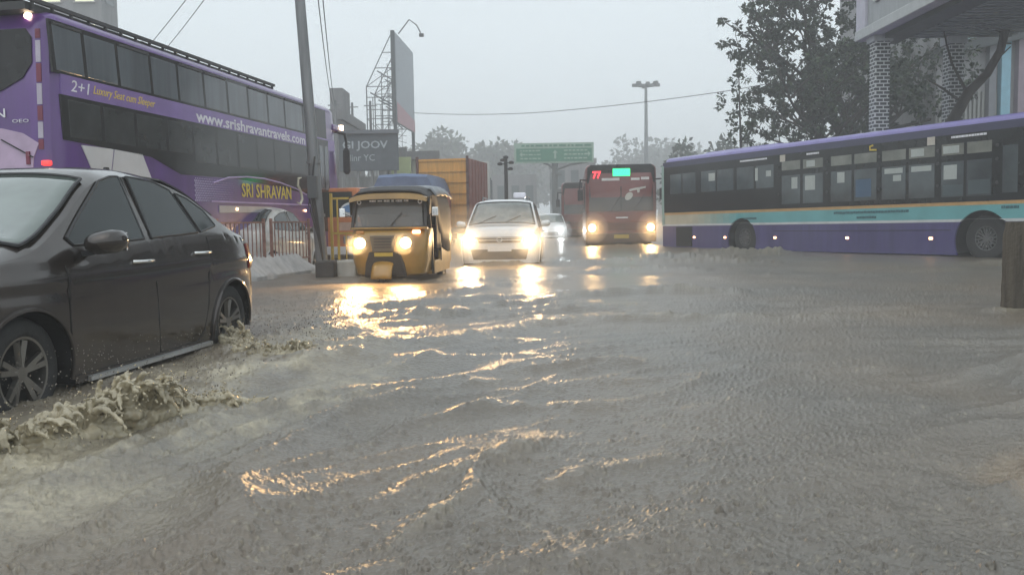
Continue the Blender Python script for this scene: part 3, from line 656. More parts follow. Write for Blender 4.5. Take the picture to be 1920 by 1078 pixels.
# ---------------------------------------------------------------- auto rickshaw
def rickshaw():
    YEL = M('rickshaw_yellow', (.27, .15, .022), .35, coat=.5, var=.25, scale=3, bump=.08); BK = M('rickshaw_hood', (.022, .022, .024), .6, bump=.4, bscale=14, var=.3)
    TARP = M('pale_tarpaulin', (.20, .22, .24), .45, bump=.5, bscale=8, var=.2)
    r = thing('auto_rickshaw', 'yellow and black auto rickshaw with lit headlamps driving through the flood', 'auto rickshaw', (-1.88, 15.55, -.22), math.pi/2-(math.pi+.085))
    # cowl: half-width at height, wide shoulders, narrower foot; leaning windscreen above
    fx = 1.18
    m = MB(); secs = []
    for z, hw_, xf_, xb in ((.30, .50, 1.12, .45), (.34, .56, 1.17, .45), (.55, .61, 1.22, .45), (.80, .63, 1.22, .5), (.98, .635, 1.16, .55), (1.06, .635, 1.05, .6)):
        q = []
        for k in range(17):
            a = math.pi*(k/16-.5); c_, s_ = math.cos(a), math.sin(a)
            y = hw_*(abs(s_)**.55)*(1 if s_ > 0 else -1); q.append((xf_-.30*(1-abs(c_)**.35)-.06*abs(s_)**3, y, z))
        q += [(xb, hw_, z), (xb, -hw_, z)]; secs.append(q)
    m.loft(secs); cowl = m.build('front_cowl', YEL, r, smooth=40)
    # dark recess round the wheel, central ribs
    m = MB(); m.prism([(-.38, .30), (.30, .30), (.27, .52), (.20, .70), (-.30, .70), (-.36, .52)], 1.0, 1.232, 'x'); m.build('wheel_recess', DARK, r, bevel=.02)
    m = MB(); m.prism([(-.24, .70), (.10, .70), (.14, .96), (-.28, .96)], 1.0, 1.245, 'x'); cp = m.build('centre_panel', M('rickshaw_grey_panel', (.10, .09, .07), .5), r, bevel=.01)
    m = MB(); [m.box((1.25, -.07, .77+.045*k), (.01, .28, .016)) for k in range(4)]; m.build('louvre', BLK, cp)
    # mudguard and front wheel
    m = MB(); secs = []
    for a in np.linspace(R(10), R(165), 14):
        q = []
        for k in range(9):
            b_ = math.pi*(k/8-.5); rr_ = .30+.05*math.cos(b_); q.append((1.12+rr_*math.cos(a), -.07+.17*math.sin(b_), .22+rr_*math.sin(a)))
        secs.append(q)
    m.loft(secs, closed=False, caps=False); mg = m.build('mudguard', YEL, r, smooth=60); mg.modifiers.new('t', 'SOLIDIFY').thickness = .008
    t = MB(); t.lathe([(.10, .05), (.19, .055), (.23, .03), (.24, 0), (.23, -.03), (.19, -.055), (.10, -.05)], (1.12, -.07, .22)); t.build('wheel', TYRE, r, smooth=50)
    for s in (1, -1): add_wheel(r, .24, .11, s*.58, -.85, .24, 4, .5, M('steel_rim', (.3, .3, .3), .4, .7))
    # headlamps
    for s, ly in ((1, .30), (-1, -.44)):
        m = MB(); m.lathe([(.0, -.10), (.085, -.06), (.105, 0), (.10, .02), (.09, .02)], (1.22, ly, .84), 'x', 22); h = m.build('headlight', CHR, r, smooth=50)
        MB().lathe([(0, .03), (.06, .025), (.088, .01), (.088, 0)], (1.225, ly, .84), 'x', 22).build('bulb', WARM, h, smooth=60)
        lamp(h, (1.34, ly, .84), 75, (1, .58, .22), .06, 135, (1, 0, -.25))
        m = MB(); m.box((1.13, s*.46, 1.01), (.05, .13, .055)); m.build('turn_signal', MARK if s > 0 else M('dull_amber_lens', (.5, .22, .05), .3), r, bevel=.015)
    # band under the windscreen
    m = MB(); m.prism([(-.635, 1.055), (.635, 1.055), (.625, 1.09), (-.625, 1.09)], .98, 1.10, 'x'); m.build('scuttle', YEL, r, bevel=.008)
    # windscreen, frame
    def W(y, z): return (1.07-(z-1.06)*.30, y, z)
    m = MB(); m.add([W(-.56, 1.09), W(.56, 1.09), W(.52, 1.50), W(-.52, 1.50)]+[(W(a, b)[0]-.008, a, b) for a, b in ((-.56, 1.09), (.56, 1.09), (.52, 1.50), (-.52, 1.50))], [(0, 1, 2, 3), (7, 6, 5, 4), (0, 4, 5, 1), (1, 5, 6, 2), (2, 6, 7, 3), (3, 7, 4, 0)])
    ws = m.build('windscreen', M('rickshaw_glass', (.16, .16, .155), .05, trans=.0, alpha=.45, coat=.2, var=.3), r)
    m = MB()
    for a, b in (((-.60, 1.07), (-.57, 1.58)), ((.60, 1.07), (.57, 1.58)), ((-.60, 1.52), (.60, 1.52)), ((-.6, 1.085), (.6, 1.085))): m.bar(W(*a), W(*b), .05, .035)
    m.build('windscreen_frame', BK, ws, bevel=.006)
    m = MB(); m.bar((W(0, 1.1)[0]+.02, .02, 1.1), (W(0, 1.3)[0]+.02, .20, 1.33), .012); m.build('wiper', BLK, ws)
    m = MB(); y_ = -.33
    while y_ < .30: l_ = rnd.uniform(.02, .05); m.box((W(0, 1.5)[0]+.036, y_+l_/2, 1.513), (.006, l_, rnd.uniform(.022, .034))); y_ += l_+rnd.choice((.006, .006, .03))
    m.build('lettering', WHITE, ws)
    m = MB()
    for s in (1, -1): m.lathe([(.036, .0), (.036, .01), (.022, .01), (.022, 0)], (W(0, 1.5)[0]+.035, s*.50, 1.495), 'x', 18)
    m.build('round_sticker', WHITE, ws)
    # visor (yellow brow) over the windscreen and the curved black hood
    m = MB(); m.loft([[(x, y, 1.555+dz-.05*abs(y/.63)**4) for y in np.linspace(-.63, .63, 13)]+[(x-.02, y, 1.64+dz-.07*abs(y/.63)**4) for y in np.linspace(.63, -.63, 13)] for x, dz in ((1.12, -.015), (1.04, 0), (.9, .005))])
    m.build('visor', YEL, r, smooth=40)
    def hoodsec(x, zt, hw_, zb): return [(x, hw_, zb), (x, hw_+.02, zb+.3), (x, hw_+.01, zt-.22), (x, hw_-.03, zt-.09), (x, hw_-.13, zt-.02)]+[(x, (hw_-.13)*(1-2*k/6), zt+.015*math.sin(math.pi*k/6)) for k in range(1, 6)]+[(x, -hw_+.13, zt-.02), (x, -hw_+.03, zt-.09), (x, -hw_-.01, zt-.22), (x, -hw_-.02, zt-.2-.0 if False else zb+.3), (x, -hw_, zb)]
    m = MB(); m.loft([hoodsec(1.00, 1.665, .645, 1.28), hoodsec(.96, 1.685, .645, 1.28), hoodsec(.8, 1.72, .645, 1.30)], closed=False, caps=False)
    hd = m.build('hood_front', BK, r, smooth=50); hd.modifiers.new('t', 'SOLIDIFY').thickness = .02
    m = MB(); m.loft([hoodsec(.8, 1.722, .645, 1.30), hoodsec(.4, 1.76, .655, 1.3), hoodsec(-.2, 1.775, .66, .72), hoodsec(-.9, 1.74, .66, .62), hoodsec(-1.25, 1.62, .64, .62), hoodsec(-1.33, 1.45, .62, .62)], closed=False, caps=True)
    hd = m.build('hood', BK, r, smooth=50); hd.modifiers.new('t', 'SOLIDIFY').thickness = .02
    m = MB(); vs = []
    for i, x in enumerate(np.linspace(.55, -1.2, 16)):
        for j, y in enumerate(np.linspace(-.60, .70, 14)):
            z = 1.745+.045*math.sin(math.pi*i/15)-.10*max(0, abs(y)/.64-.55)**1.5+.012*math.sin(i*1.7+j)
            if y > .6: z -= (y-.6)*1.2
            vs.append((x, y, z))
    m.add(vs, [(i*14+j, (i+1)*14+j, (i+1)*14+j+1, i*14+j+1) for i in range(15) for j in range(13)]); tp = m.build('roof_tarpaulin', TARP, r, smooth=60); tp.modifiers.new('t', 'SOLIDIFY').thickness = .012
    # tub / side body
    m = MB()
    for s in (1, -1):
        m.prism([(.5, .30), (.5, .52), (-.05, .52), (-.15, .80), (-1.25, .80), (-1.33, .45), (-1.15, .40), (-1.1, .30)], s*.64, s*.60)
    m.box((-.35, 0, .33), (1.9, 1.2, .06)); m.box((-1.27, 0, .6), (.06, 1.22, .45)); m.build('tub', YEL, r, bevel=.01)
    m = MB(); m.box((-.65, 0, .60), (.5, 1.1, .14)); m.box((-.92, 0, .86), (.12, 1.1, .5)); m.box((.22, 0, .58), (.34, .5, .12)); m.build('seat', M('rexine', (.10, .02, .02), .5), r, bevel=.03)
    for s in (1, -1): MB().bar((.52, s*.62, .3), (.85, s*.61, 1.55), .04).build('side_pillar', BK, r); MB().bar((-.12, s*.64, .5), (-.12, s*.64, 1.5), .035).build('side_pillar', BK, r)
    # side curtain of black canvas, hanging on the door opening away from the driver
    for s in (1, -1):
        m = MB(); vs = []
        xs = np.linspace(.42, -.95, 20)
        for i, x in enumerate(xs):
            for j, z in enumerate(np.linspace(1.5, .72 if s > 0 else 1.35, 8)): vs.append((x, s*(.655+.012*math.sin(i*1.3)*j/7), z))
        m.add(vs, [(i*8+j, (i+1)*8+j, (i+1)*8+j+1, i*8+j+1) for i in range(19) for j in range(7)]); cu_ = m.build('side_curtain', BK, r, smooth=60); cu_.modifiers.new('t', 'SOLIDIFY').thickness = .01
    m = MB(); m.tube([(.80, -.30, 1.00), (.84, -.1, 1.04), (.86, 0, 1.03), (.84, .1, 1.04), (.80, .30, 1.00)], .014, 8); m.tube([(.86, 0, 1.03), (1.05, 0, .45)], .02, 8); m.build('handlebar', BLK, r, smooth=60)
    for s in (1, -1):
        m = MB(); m.tube([(1.0, s*.60, 1.25), (1.08, s*.74, 1.32)], .008, 6); mi_ = m.build('side_mirror', BLK, r); MB().box((1.07, s*.76, 1.33), (.02, .10, .14)).build('mirror_glass', CHR, mi_, bevel=.01)
    MB().box((1.235, -.06, .655), (.012, .30, .06)).build('number_plate', M('yellow_plate', (.40, .30, .04), .5), r)
    return r
rick = rickshaw()
drv = seat_driver(None, (0, 0, 0), reach=.50)
mw = Matrix.Translation(rick.location) @ Matrix.Rotation(rick.rotation_euler.z, 4, 'Z')
drv.matrix_world = mw @ Matrix.Translation((.22, .10, .72)) @ Matrix.Scale(.92, 4)
tag(drv, 'driver in a khaki shirt holding the handlebar of the yellow auto rickshaw', 'person')

# ---------------------------------------------------------------- coach and buses
SIDE = cols((1, 0, 0), (0, 0, 1), (0, -1, 0)); FRONT = cols((0, 1, 0), (0, 0, 1), (1, 0, 0)); REAR = cols((0, -1, 0), (0, 0, 1), (-1, 0, 0))
def root_at(P, yaw, L, W, z): return (P[0]+math.sin(yaw)*L/2-math.cos(yaw)*W/2, P[1]+math.cos(yaw)*L/2+math.sin(yaw)*W/2, z)
def bus_shell(L, W, z0, z1, rr=.22, front_slope=.12, rear_slope=.05, n=8):
    """rounded box shell lofted along x from -L/2 to L/2"""
    secs = []
    for x, ins in ((-L/2, .16), (-L/2+.04, .07), (-L/2+.14, .015), (-L/2+.3, 0), (L/2-.35, 0), (L/2-.14, .02), (L/2-.04, .09), (L/2, .20)):
        q = []; hw = W/2-ins; zt = z1-ins*.6
        q += [(x, hw, z0), (x, hw, z0+(zt-z0)*.5)]
        for k in range(n+1):
            a = math.pi/2*k/n; q.append((x, hw-rr+rr*math.cos(a), zt-rr+rr*math.sin(a)))
        for k in range(n+1):
            a = math.pi/2*(1-k/n); q.append((x, -hw+rr-rr*math.cos(a), zt-rr+rr*math.sin(a)))
        q += [(x, -hw, z0+(zt-z0)*.5), (x, -hw, z0)]
        q = [(p[0]-(front_slope*(p[2]-z0-1)/(z1-z0) if x > L/2-.5 and p[2] > z0+1 else 0)+(rear_slope*(p[2]-z0)/(z1-z0) if x < -L/2+.4 else 0), p[1], p[2]) for p in q]
        secs.append(q)
    m = MB(); m.loft(secs); return m
def panel(root, name, mat, pts, side=-1, hw=1.25, t=.012, lift=.004, bevel=0, lab=None):
    """a flat raised piece on the side of the body; pts in (x, z)"""
    m = MB(); m.prism(pts, side*(hw+lift-.03), side*(hw+lift+t)); o = m.build(name, mat, root, bevel=bevel)
    if lab: o['label'] = lab
    return o
def quad(x0, x1, z0, z1, sh=0.): return [(x0, z0), (x1, z0), (x1+sh*(z1-z0), z1), (x0+sh*(z1-z0), z1)]

def coach():
    PUR = M('purple_coach_paint', (.085, .024, .18), .28, coat=.6, var=.22, scale=1.2, streak=True); LIL = M('lilac_band_paint', (.20, .12, .36), .35, coat=.5, var=.15)
    UG = M('upper_berth_glass', (.085, .10, .115), .16, coat=.4, var=.3, scale=1.2, streak=True); LG = M('black_lower_glass', (.010, .010, .011), .10, coat=0, spec=.35, var=.4)
    YL = M('yellow_letter', (.68, .50, .05), .5); WL = M('white_letter', (.75, .74, .78), .5); GW = M('pale_graphic', (.55, .55, .56), .4, var=.1); RT = M('red_reflective_tape', (.17, .02, .05), .4); WT = M('white_reflective_tape', (.42, .38, .46), .4)
    L, W = 11.4, 2.5; yaw = .147; o = .25
    r = thing('double_deck_coach', 'purple double deck sleeper coach with yellow and white lettering standing at the left', 'coach', root_at((-5.99, 11.832), yaw, L, W, -.25), math.pi/2-yaw)
    X = lambda a: a-L/2
    bus_shell(L, W, .42, 3.8+o, .16, .55, .12).build('body', PUR, r, smooth=35)
    MB().box((0, 0, .38), (L-1.2, 2.2, .35)).build('chassis', DARK, r)
    # lighter cove above the windows and the band between the decks
    panel(r, 'cove_panel', LIL, quad(X(.18), X(10.6), 3.66+o, 3.80+o-.14+.03), lift=-.004)
    panel(r, 'deck_band', LIL, quad(X(.25), X(10.9), 2.715+o, 2.985+o), lift=-.002)
    panel(r, 'window_surround', LG, quad(X(.10), X(10.35), 2.985+o, 3.665+o, -.07), t=.006)
    ed = [.12, .80, 1.60, 2.50, 3.33, 4.22, 5.12, 6.0, 6.92, 7.8, 8.85, 9.7]
    for i in range(len(ed)-1):
        w_ = panel(r, 'berth_window', UG, quad(X(ed[i]+.05), X(ed[i+1]-.03), 3.02+o, 3.60+o, -.10), t=.011, bevel=.006)
        if i not in (1, 3, 6): panel(w_, 'window_visor', BLK, quad(X(ed[i]+.05)-.055, X(ed[i+1]-.03)-.055, 3.605+o, 3.635+o, -.1), t=.03)
    panel(r, 'lower_surround', LG, [(X(.25), 2.12+o), (X(2.4), 2.03+o), (X(3.3), 1.80+o), (X(5.4), 1.82+o), (X(9.2), 1.62+o), (X(9.2), 2.715+o), (X(.22), 2.715+o)], t=.006)
    el = [.35, 1.15, 2.0, 2.9, 3.75, 4.6, 5.45, 6.3, 7.15, 8.0, 9.0]
    LG2 = M('lower_berth_glass', (.030, .033, .034), .10, coat=0, spec=.4, var=.5, scale=1.5)
    for a, b in zip(el[:-1], el[1:]): panel(r, 'lower_window', LG2, quad(X(a+.04), X(b-.04), 2.16+o-(.12 if a > 3.3 else 0), 2.66+o, -.04), t=.010, bevel=.005)
    # door and narrow windows near the front
    d = panel(r, 'entry_door', LG, quad(X(9.42), X(10.5), .75+o, 2.95+o, -.03), t=.008)
    for a, b in ((9.5, 9.72), (9.85, 10.1), (10.2, 10.42)): panel(d, 'door_pane', UG, quad(X(a), X(b), 1.75+o, 2.80+o, -.02), t=.012)
    # white graphic, dotted fade, swoosh edge, lettering
    panel(r, 'white_graphic', GW, [(X(.62), 2.075+o), (X(1.38), 2.075+o), (X(1.26), 1.62+o), (X(.92), 1.62+o)], t=.006)
    panel(r, 'white_graphic', GW, [(X(1.41), 2.075+o), (X(2.14), 2.055+o), (X(2.42), 1.62+o), (X(1.29), 1.62+o)], t=.006)
    m = MB()
    for i in range(24):
        for j in range(11):
            a = 3.75+i*.062+(j % 2)*.03; z = 1.80-j*.042; s_ = .019*(1-i/26)*(1 if j > 1 else .6)
            if a+(1.8-z)*.0 < 5.3 and z < 1.80-.18*(a-3.75)**2*.2: m.box((X(a), -1.258, z+o), (s_*2, .008, s_*1.6), Matrix.Rotation(R(45), 3, 'Y'))
    m.build('dotted_graphic', M('lilac_dots', (.50, .42, .62), .5), r)
    pts = [(4.4, 1.70), (5.0, 1.82), (5.8, 1.87), (6.6, 1.87), (7.4, 1.82), (8.3, 1.72), (8.9, 1.60)]
    MB().tube([(X(a), -1.262, z+o) for a, z in pts], .016, 6).build('trim_line', M('lilac_trim', (.42, .30, .55), .4), r)
    text('www.srishravantravels.com', 5.05, .205, WL, r, (X(6.40), -1.262, 2.835+o), SIDE, bold=.02)
    text('2+1', .42, .155, WL, r, (X(.66), -1.262, 2.86+o), SIDE, shear=.2)
    text('Luxury Seat cum Sleeper', 1.62, .155, YL, r, (X(1.76), -1.262, 2.855+o), SIDE, shear=.4)
    text('SRI SHRAVAN', 2.45, .27, YL, r, (X(6.78), -1.262, 1.61+o), SIDE, bold=.015)
    sw = [(8.62, 1.98), (8.42, 1.95), (8.38, 1.80), (8.55, 1.66), (8.62, 1.50), (8.50, 1.38), (8.32, 1.42)]
    MB().tube([(X(a), -1.262, z+o) for a, z in sw], [.012, .03, .035, .035, .035, .03, .01], 6).build('curled_emblem', M('cream_letter', (.62, .58, .45), .5), r, smooth=60)
    MB().box((X(6.9), -1.262, 1.37+o), (5.2, .012, .03)).build('trim_line', M('lilac_trim', 0), r)
    m = MB(); m.prism([(X(4.6), 1.30+o), (X(6.9), 1.30+o), (X(7.6), 1.24+o), (X(6.9), 1.19+o), (X(4.6), 1.17+o)], -1.264, -1.25); m.build('silver_stripe', M('silver_stripe_paint', (.42, .42, .46), .35, .3), r)
    for a in (2.9, 5.31, 7.05, 8.8): MB().box((X(a), -1.268, 1.24+o), (.07, .02, .045)).build('marker_lamp', MARK, r)
    # rear: window, tapes, lamps, lettering
    def rp(b, z): return (b, z+o)
    def lean(vs): return [(x+.12*(z-.42)/3.63, y, z) for x, y, z in vs]
    def rear(name, mat, pts, t=.02, lab=None):
        m = MB(); m.prism([(1*(-1.25-b), z+o) for b, z in pts], -L/2-.004-t, -L/2+.03, 'x'); m.v = lean(m.v); q = m.build(name, mat, r)
        return q
    rear('rear_window', LG, [(-2.2, 3.55), (-.36, 3.56), (-.28, 3.45), (-.28, 3.12), (-.42, 2.92), (-.75, 2.76), (-1.75, 2.76), (-2.08, 2.92), (-2.22, 3.12), (-2.22, 3.45)], .015)
    for s0 in (0, 1):
        for k, (z0, z1) in enumerate(((3.43, 3.55), (3.12, 3.40), (2.86, 3.10), (2.57, 2.84), (2.36, 2.55), (2.13, 2.34), (1.98, 2.11))):
            b0 = -.19-.00*k; b0, b1 = (b0-.035, b0+.035) if not s0 else (-2.5-b0-.035, -2.5-b0+.035)
            m = MB(); m.prism([(-1.25-b, z+o) for b, z in ((b0, z0), (b1, z0), (b1, z1), (b0, z1))], -L/2-.010, -L/2+.03, 'x'); m.v = lean(m.v); m.build('reflective_tape', WT if k % 2 else RT, r)
        bb = -.32 if not s0 else -2.18
        MB().cyl((-L/2+.09, -1.25-bb, 3.72+o), (-L/2+.2, -1.25-bb, 3.72+o), .04).build('marker_lamp', M('bright_marker_lamp', (1, .7, .4), .3, emis=14, ecol=(1, .75, .5)), r)
        b0 = -.12 if not s0 else -2.38
        MB().box((-L/2+.05, -1.25-b0, 1.80+o), (.08, .12, .07)).build('tail_lamp', REDL, r, bevel=.02)
    rear('rear_graphic', M('pink_graphic', (.46, .34, .48), .4, coat=.3, var=.15), [(-2.2, 2.22), (-.75, 2.27), (-.45, 2.20), (-.22, 2.06), (-.30, 1.88), (-.36, 1.3), (-2.2, 1.3)], .008)
    m = MB(); m.bar((-L/2+.035, -1.25+.75, 2.12+o), (-L/2+.03, -1.25+.30, 1.88+o), .02, .012); m.build('panel_gap', DARK, r)
    text('OEO', .24, .045, WL, r, (-L/2+.055, -1.25+.47, 2.36+o), REAR); text('SHRAVAN', 1.1, .12, WL, r, (-L/2+.06, -1.25+1.24, 2.47+o), REAR)
    MB().box((-L/2+.035, -1.25+.37, 1.93+o-.06), (.03, .05, .17)).build('reflective_tape', RT, r)
    MB().box((-L/2-.04, 0, .62), (.14, 2.3, .34)).build('rear_bumper', PUR, r, bevel=.04)
    # roof carrier
    m = MB()
    m.bar((X(-.1), -1.08, 3.90+o), (X(7.7), -1.08, 3.90+o), .05, .05)
    for k in range(20): m.bar((X(.0+k*.4), -1.08, 3.76+o), (X(.0+k*.4), -1.08, 3.93+o), .035)
    m.box((X(3.8), 0, 3.81+o), (7.8, 2.1, .10)); m.build('luggage_carrier', M('black_carrier', (.03, .03, .032), .6), r)
    m = MB(); vs = []
    for i, x in enumerate(np.linspace(X(0), X(7.6), 60)):
        for j in range(9):
            a = math.pi*j/8; vs.append((x, 1.02*math.cos(a), 3.86+o+(.10+.02*math.sin(i*.9)+.02*math.sin(i*2.3+j))*math.sin(a)))
    m.loft([vs[i*9:(i+1)*9] for i in range(60)], closed=False, caps=False); m.build('carrier_cover', M('black_canvas', (.028, .03, .032), .5, bump=.4, bscale=12), r, smooth=60)
    # front corner: peak, lamp and hanging mirror
    m = MB(); m.box((L/2-.25, -1.0, 3.32+o), (.75, .55, .18)); m.build('front_peak', PUR, r, bevel=.05)
    MB().box((L/2+.02, -1.26, 3.36+o), (.10, .12, .12)).build('marker_lamp', M('bright_marker_lamp', 0), r, bevel=.02)
    m = MB(); m.tube([(L/2-.25, -1.2, 3.25+o), (L/2-.0, -1.36, 3.2+o), (L/2+.06, -1.38, 3.0+o), (L/2+.06, -1.38, 2.7+o)], [.04, .04, .035, .03], 8); ma = m.build('mirror_arm', BLK, r, smooth=60)
    m = MB(); m.loft([[(L/2+.06+u*k, -1.38+v*k, z+o) for u, v in ((.05, -.08), (.05, .08), (-.04, .09), (-.04, -.09))] for z, k in ((2.85, .5), (2.78, 1), (2.25, 1.05), (2.18, .5))]); m.build('mirror', BLK, ma, bevel=.02)
    m = MB(); m.prism([(-1.1, 1.4), (1.1, 1.4), (1.05, 3.6), (-1.05, 3.6)], L/2-.35, L/2-.02, 'x'); m.build('windscreen', LG, r)
    for a in (2.4, 8.7):
        for s in (1, -1): add_wheel(r, .5, .28, s*1.22, X(a), .5, 8, .55, M('steel_rim', (.3, .3, .3), .4, .7))
        for s in (1, -1): panel(r, 'wheel_arch', DARK, [(X(a)+.6*math.cos(t), .52+.6*math.sin(t)) for t in np.linspace(-.15, math.pi+.15, 20)], side=s, t=.004)
    return r
coach_r = coach()

def city_bus_side():
    PU = M('violet_bus_paint', (.062, .052, .165), .32, coat=.5, var=.2, scale=1.5, streak=True); RO = M('violet_roof_paint', (.23, .20, .47), .35, coat=.5, var=.1)  # lighter roof violet puts the wet sky reflection into the colour
    TE = M('teal_band_paint', (.13, .37, .385), .4, coat=.3, var=.15, scale=1.2); CRM = M('cream_stripe', (.46, .43, .33), .45); OR = M('orange_stripe', (.50, .30, .12), .45); WS = M('white_stripe', (.55, .57, .57), .4)
    BKP = M('black_bus_panel', (.011, .012, .013), .2, coat=0, spec=.35, var=.3); GL = M('bus_window_glass', (.066, .080, .085), .10, coat=0, var=.45, scale=1.1); GLT = M('lit_transom_glass', (.16, .165, .14), .2, coat=.3, var=.35, scale=2)  # transoms get a paler glass colour than the main panes
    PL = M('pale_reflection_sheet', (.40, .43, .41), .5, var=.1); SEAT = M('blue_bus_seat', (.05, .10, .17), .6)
    P, yaw, L, W = (4.98, 29.43), 2.706, 13.4, 2.5
    r = thing('low_floor_bus', 'violet city bus with teal stripe and black window band crossing the flood on the right', 'bus', root_at(P, yaw, L, W, -.25+.008*L/2), 0)
    r.rotation_euler = (0, -.008, math.pi/2-yaw); X = lambda a: a-L/2
    # lower body with wheel openings cut right through, upper body lofted
    def edge(a, Ra, sg, n=10):      # one flank of a wheel opening from the sill up to z = .915
        t0, t1 = math.asin(-.3/Ra), math.asin(.415/Ra); return [(X(a)+sg*Ra*math.cos(t), .5+Ra*math.sin(t)) for t in np.linspace(t0, t1, n)]
    m = MB()
    for poly in ([(X(0), .20)]+edge(3.94, .62, -1)+[(X(0), .915)], edge(3.94, .62, 1)[::-1]+edge(11.66, .66, -1), [(X(L), .20)]+edge(11.66, .66, 1)+[(X(L), .915)]):
        m.prism(poly, -1.25, -1.21); m.prism(poly, 1.21, 1.25)
    m.box((X(0)+.03, 0, .56), (.06, 2.44, .72)); m.box((X(L)-.03, 0, .56), (.06, 2.44, .72)); m.build('skirt', PU, r)
    MB().box((0, 0, .62), (L-.3, 1.7, .55)).build('chassis', DARK, r)
    def band(z0, z1, mat, name, hwid, a0=0., a1=L):
        n_ = max(4, int((a1-a0)*12)); xs = np.linspace(a0, a1, n_)
        for s in (-1, 1):
            m = MB()
            vs = []
            for a in xs:
                zb = z0
                for wc, wr in ((11.66, .66), (3.94, .62)):
                    d = abs(a-wc)
                    if d < wr: zb = max(zb, .5+math.sqrt(wr**2-d*d))
                zb = min(zb, z1-.002); vs.append((X(a), zb, z1))
            for (xa, za, zt), (xb, zc, zt2) in zip(vs[:-1], vs[1:]):
                y0, y1 = s*hwid, s*1.20
                m.add([(xa, y0, za), (xb, y0, zc), (xb, y0, z1), (xa, y0, z1), (xa, y1, za), (xb, y1, zc), (xb, y1, z1), (xa, y1, z1)], [(0, 1, 2, 3), (7, 6, 5, 4), (0, 4, 5, 1), (2, 6, 7, 3)])
            m.build(name, mat, r)
    band(.915, .975, WS, 'white_stripe', 1.252); band(.975, 1.27, CRM, 'cream_band', 1.250, 0, 1.6); band(.975, 1.27, TE, 'teal_band', 1.251, 4.0, L); band(1.27, 1.345, OR, 'orange_stripe', 1.253)
    for k in range(8):
        f = (k+.5)/8; cc = [CRMc*(1-f)+TEc*f for CRMc, TEc in zip((.46, .43, .33), (.085, .37, .40))]
        band(.975, 1.27, M('cream_to_teal_%d' % k, cc, .4, coat=.3), 'blended_band', 1.2505, 1.6+k*.3, 1.9+k*.3)
    m = bus_shell(L, W, 1.345, 3.10, .13, .1, .05); m.build('upper_body', RO, r, smooth=35)
    m = MB(); m.box((X(0)+.02, 0, 1.12), (.08, 2.44, .42)); m.box((X(L)-.02, 0, 1.12), (.08, 2.44, .42)); m.build('end_panel', M('pale_green_panel', (.30, .42, .38), .4, coat=.3), r)
    panel(r, 'window_band', BKP, quad(X(.04), X(L-.1), 1.345, 2.80), lift=.0, t=.010)
    panel(r, 'cant_rail', M('dark_blue_cant', (.025, .024, .075), .3, coat=.4), quad(X(.04), X(L-.1), 2.80, 2.965), lift=-.004, t=.012)
    panel(r, 'corner_panel', M('pale_green_panel', 0), quad(X(-.02), X(.10), .95, 2.86), lift=.004, t=.016)
    def win(a0, a1, z0, z1, mat=GL, name='window_pane'):
        w_ = panel(r, name, mat, quad(X(a0), X(a1), z0, z1), lift=.012, t=.006, bevel=.004); return w_
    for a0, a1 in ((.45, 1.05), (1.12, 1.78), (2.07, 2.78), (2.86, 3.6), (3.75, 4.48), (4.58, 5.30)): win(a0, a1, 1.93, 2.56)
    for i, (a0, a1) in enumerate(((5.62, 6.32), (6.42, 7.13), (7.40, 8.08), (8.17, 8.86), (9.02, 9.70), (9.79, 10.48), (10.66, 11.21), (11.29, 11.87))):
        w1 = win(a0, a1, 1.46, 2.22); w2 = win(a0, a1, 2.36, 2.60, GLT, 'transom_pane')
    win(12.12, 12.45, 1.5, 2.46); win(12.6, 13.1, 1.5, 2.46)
    def sheet(a0, a1, z0, z1, mat=PL): panel(r, 'window_sticker' if mat is PL else 'seat_back', mat, quad(X(a0), X(a1), z0, z1), lift=.016, t=.005)  # pale sheets laid on the panes stand in for reflections
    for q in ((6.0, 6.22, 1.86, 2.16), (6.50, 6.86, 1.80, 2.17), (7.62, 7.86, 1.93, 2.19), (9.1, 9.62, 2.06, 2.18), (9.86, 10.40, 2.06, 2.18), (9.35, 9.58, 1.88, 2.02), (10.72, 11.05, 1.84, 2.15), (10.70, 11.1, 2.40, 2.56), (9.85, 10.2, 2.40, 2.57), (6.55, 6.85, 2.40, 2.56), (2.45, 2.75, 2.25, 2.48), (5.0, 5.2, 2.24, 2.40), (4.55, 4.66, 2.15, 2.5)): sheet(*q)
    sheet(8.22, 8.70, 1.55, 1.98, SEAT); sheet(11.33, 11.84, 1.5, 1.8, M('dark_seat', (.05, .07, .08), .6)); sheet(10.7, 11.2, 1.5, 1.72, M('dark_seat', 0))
    for a in (5.50, 7.27, 8.94, 10.57, 12.0):
        m = MB(); m.box((X(a), -1.262, 2.0), (.10, .012, 1.2)); pl = m.build('window_post', BKP, r)
        for z in (1.72, 2.2, 2.48): MB().cyl((X(a), -1.262, z), (X(a), -1.285, z), .035, n=10).build('hinge', BLK, pl)
    # lettering (too small to read in the picture: short lines of it)
    WL = M('white_letter', 0); DKL = M('dark_teal_letter', (.03, .11, .13), .5)
    for a0, a1, z in ((3.9, 5.0, 2.735), (6.55, 6.95, 2.73), (10.9, 11.75, 2.74)):
        m = MB(); a = a0
        while a < a1: l_ = rnd.uniform(.03, .08); m.box((X(a+l_/2), -1.268, z), (l_, .006, .045)); a += l_+.012
        m.build('lettering', WL, r)
    for a0, a1, z in ((7.5, 9.75, 1.185), (8.25, 8.85, 1.06), (4.05, 4.6, 1.10), (12.1, 12.5, 1.21)):
        m = MB(); a = a0
        while a < a1: l_ = rnd.uniform(.03, .09); m.box((X(a+l_/2), -1.256, z+rnd.uniform(-.004, .004)), (l_, .006, .055)); a += l_+.014
        m.build('lettering', DKL, r)
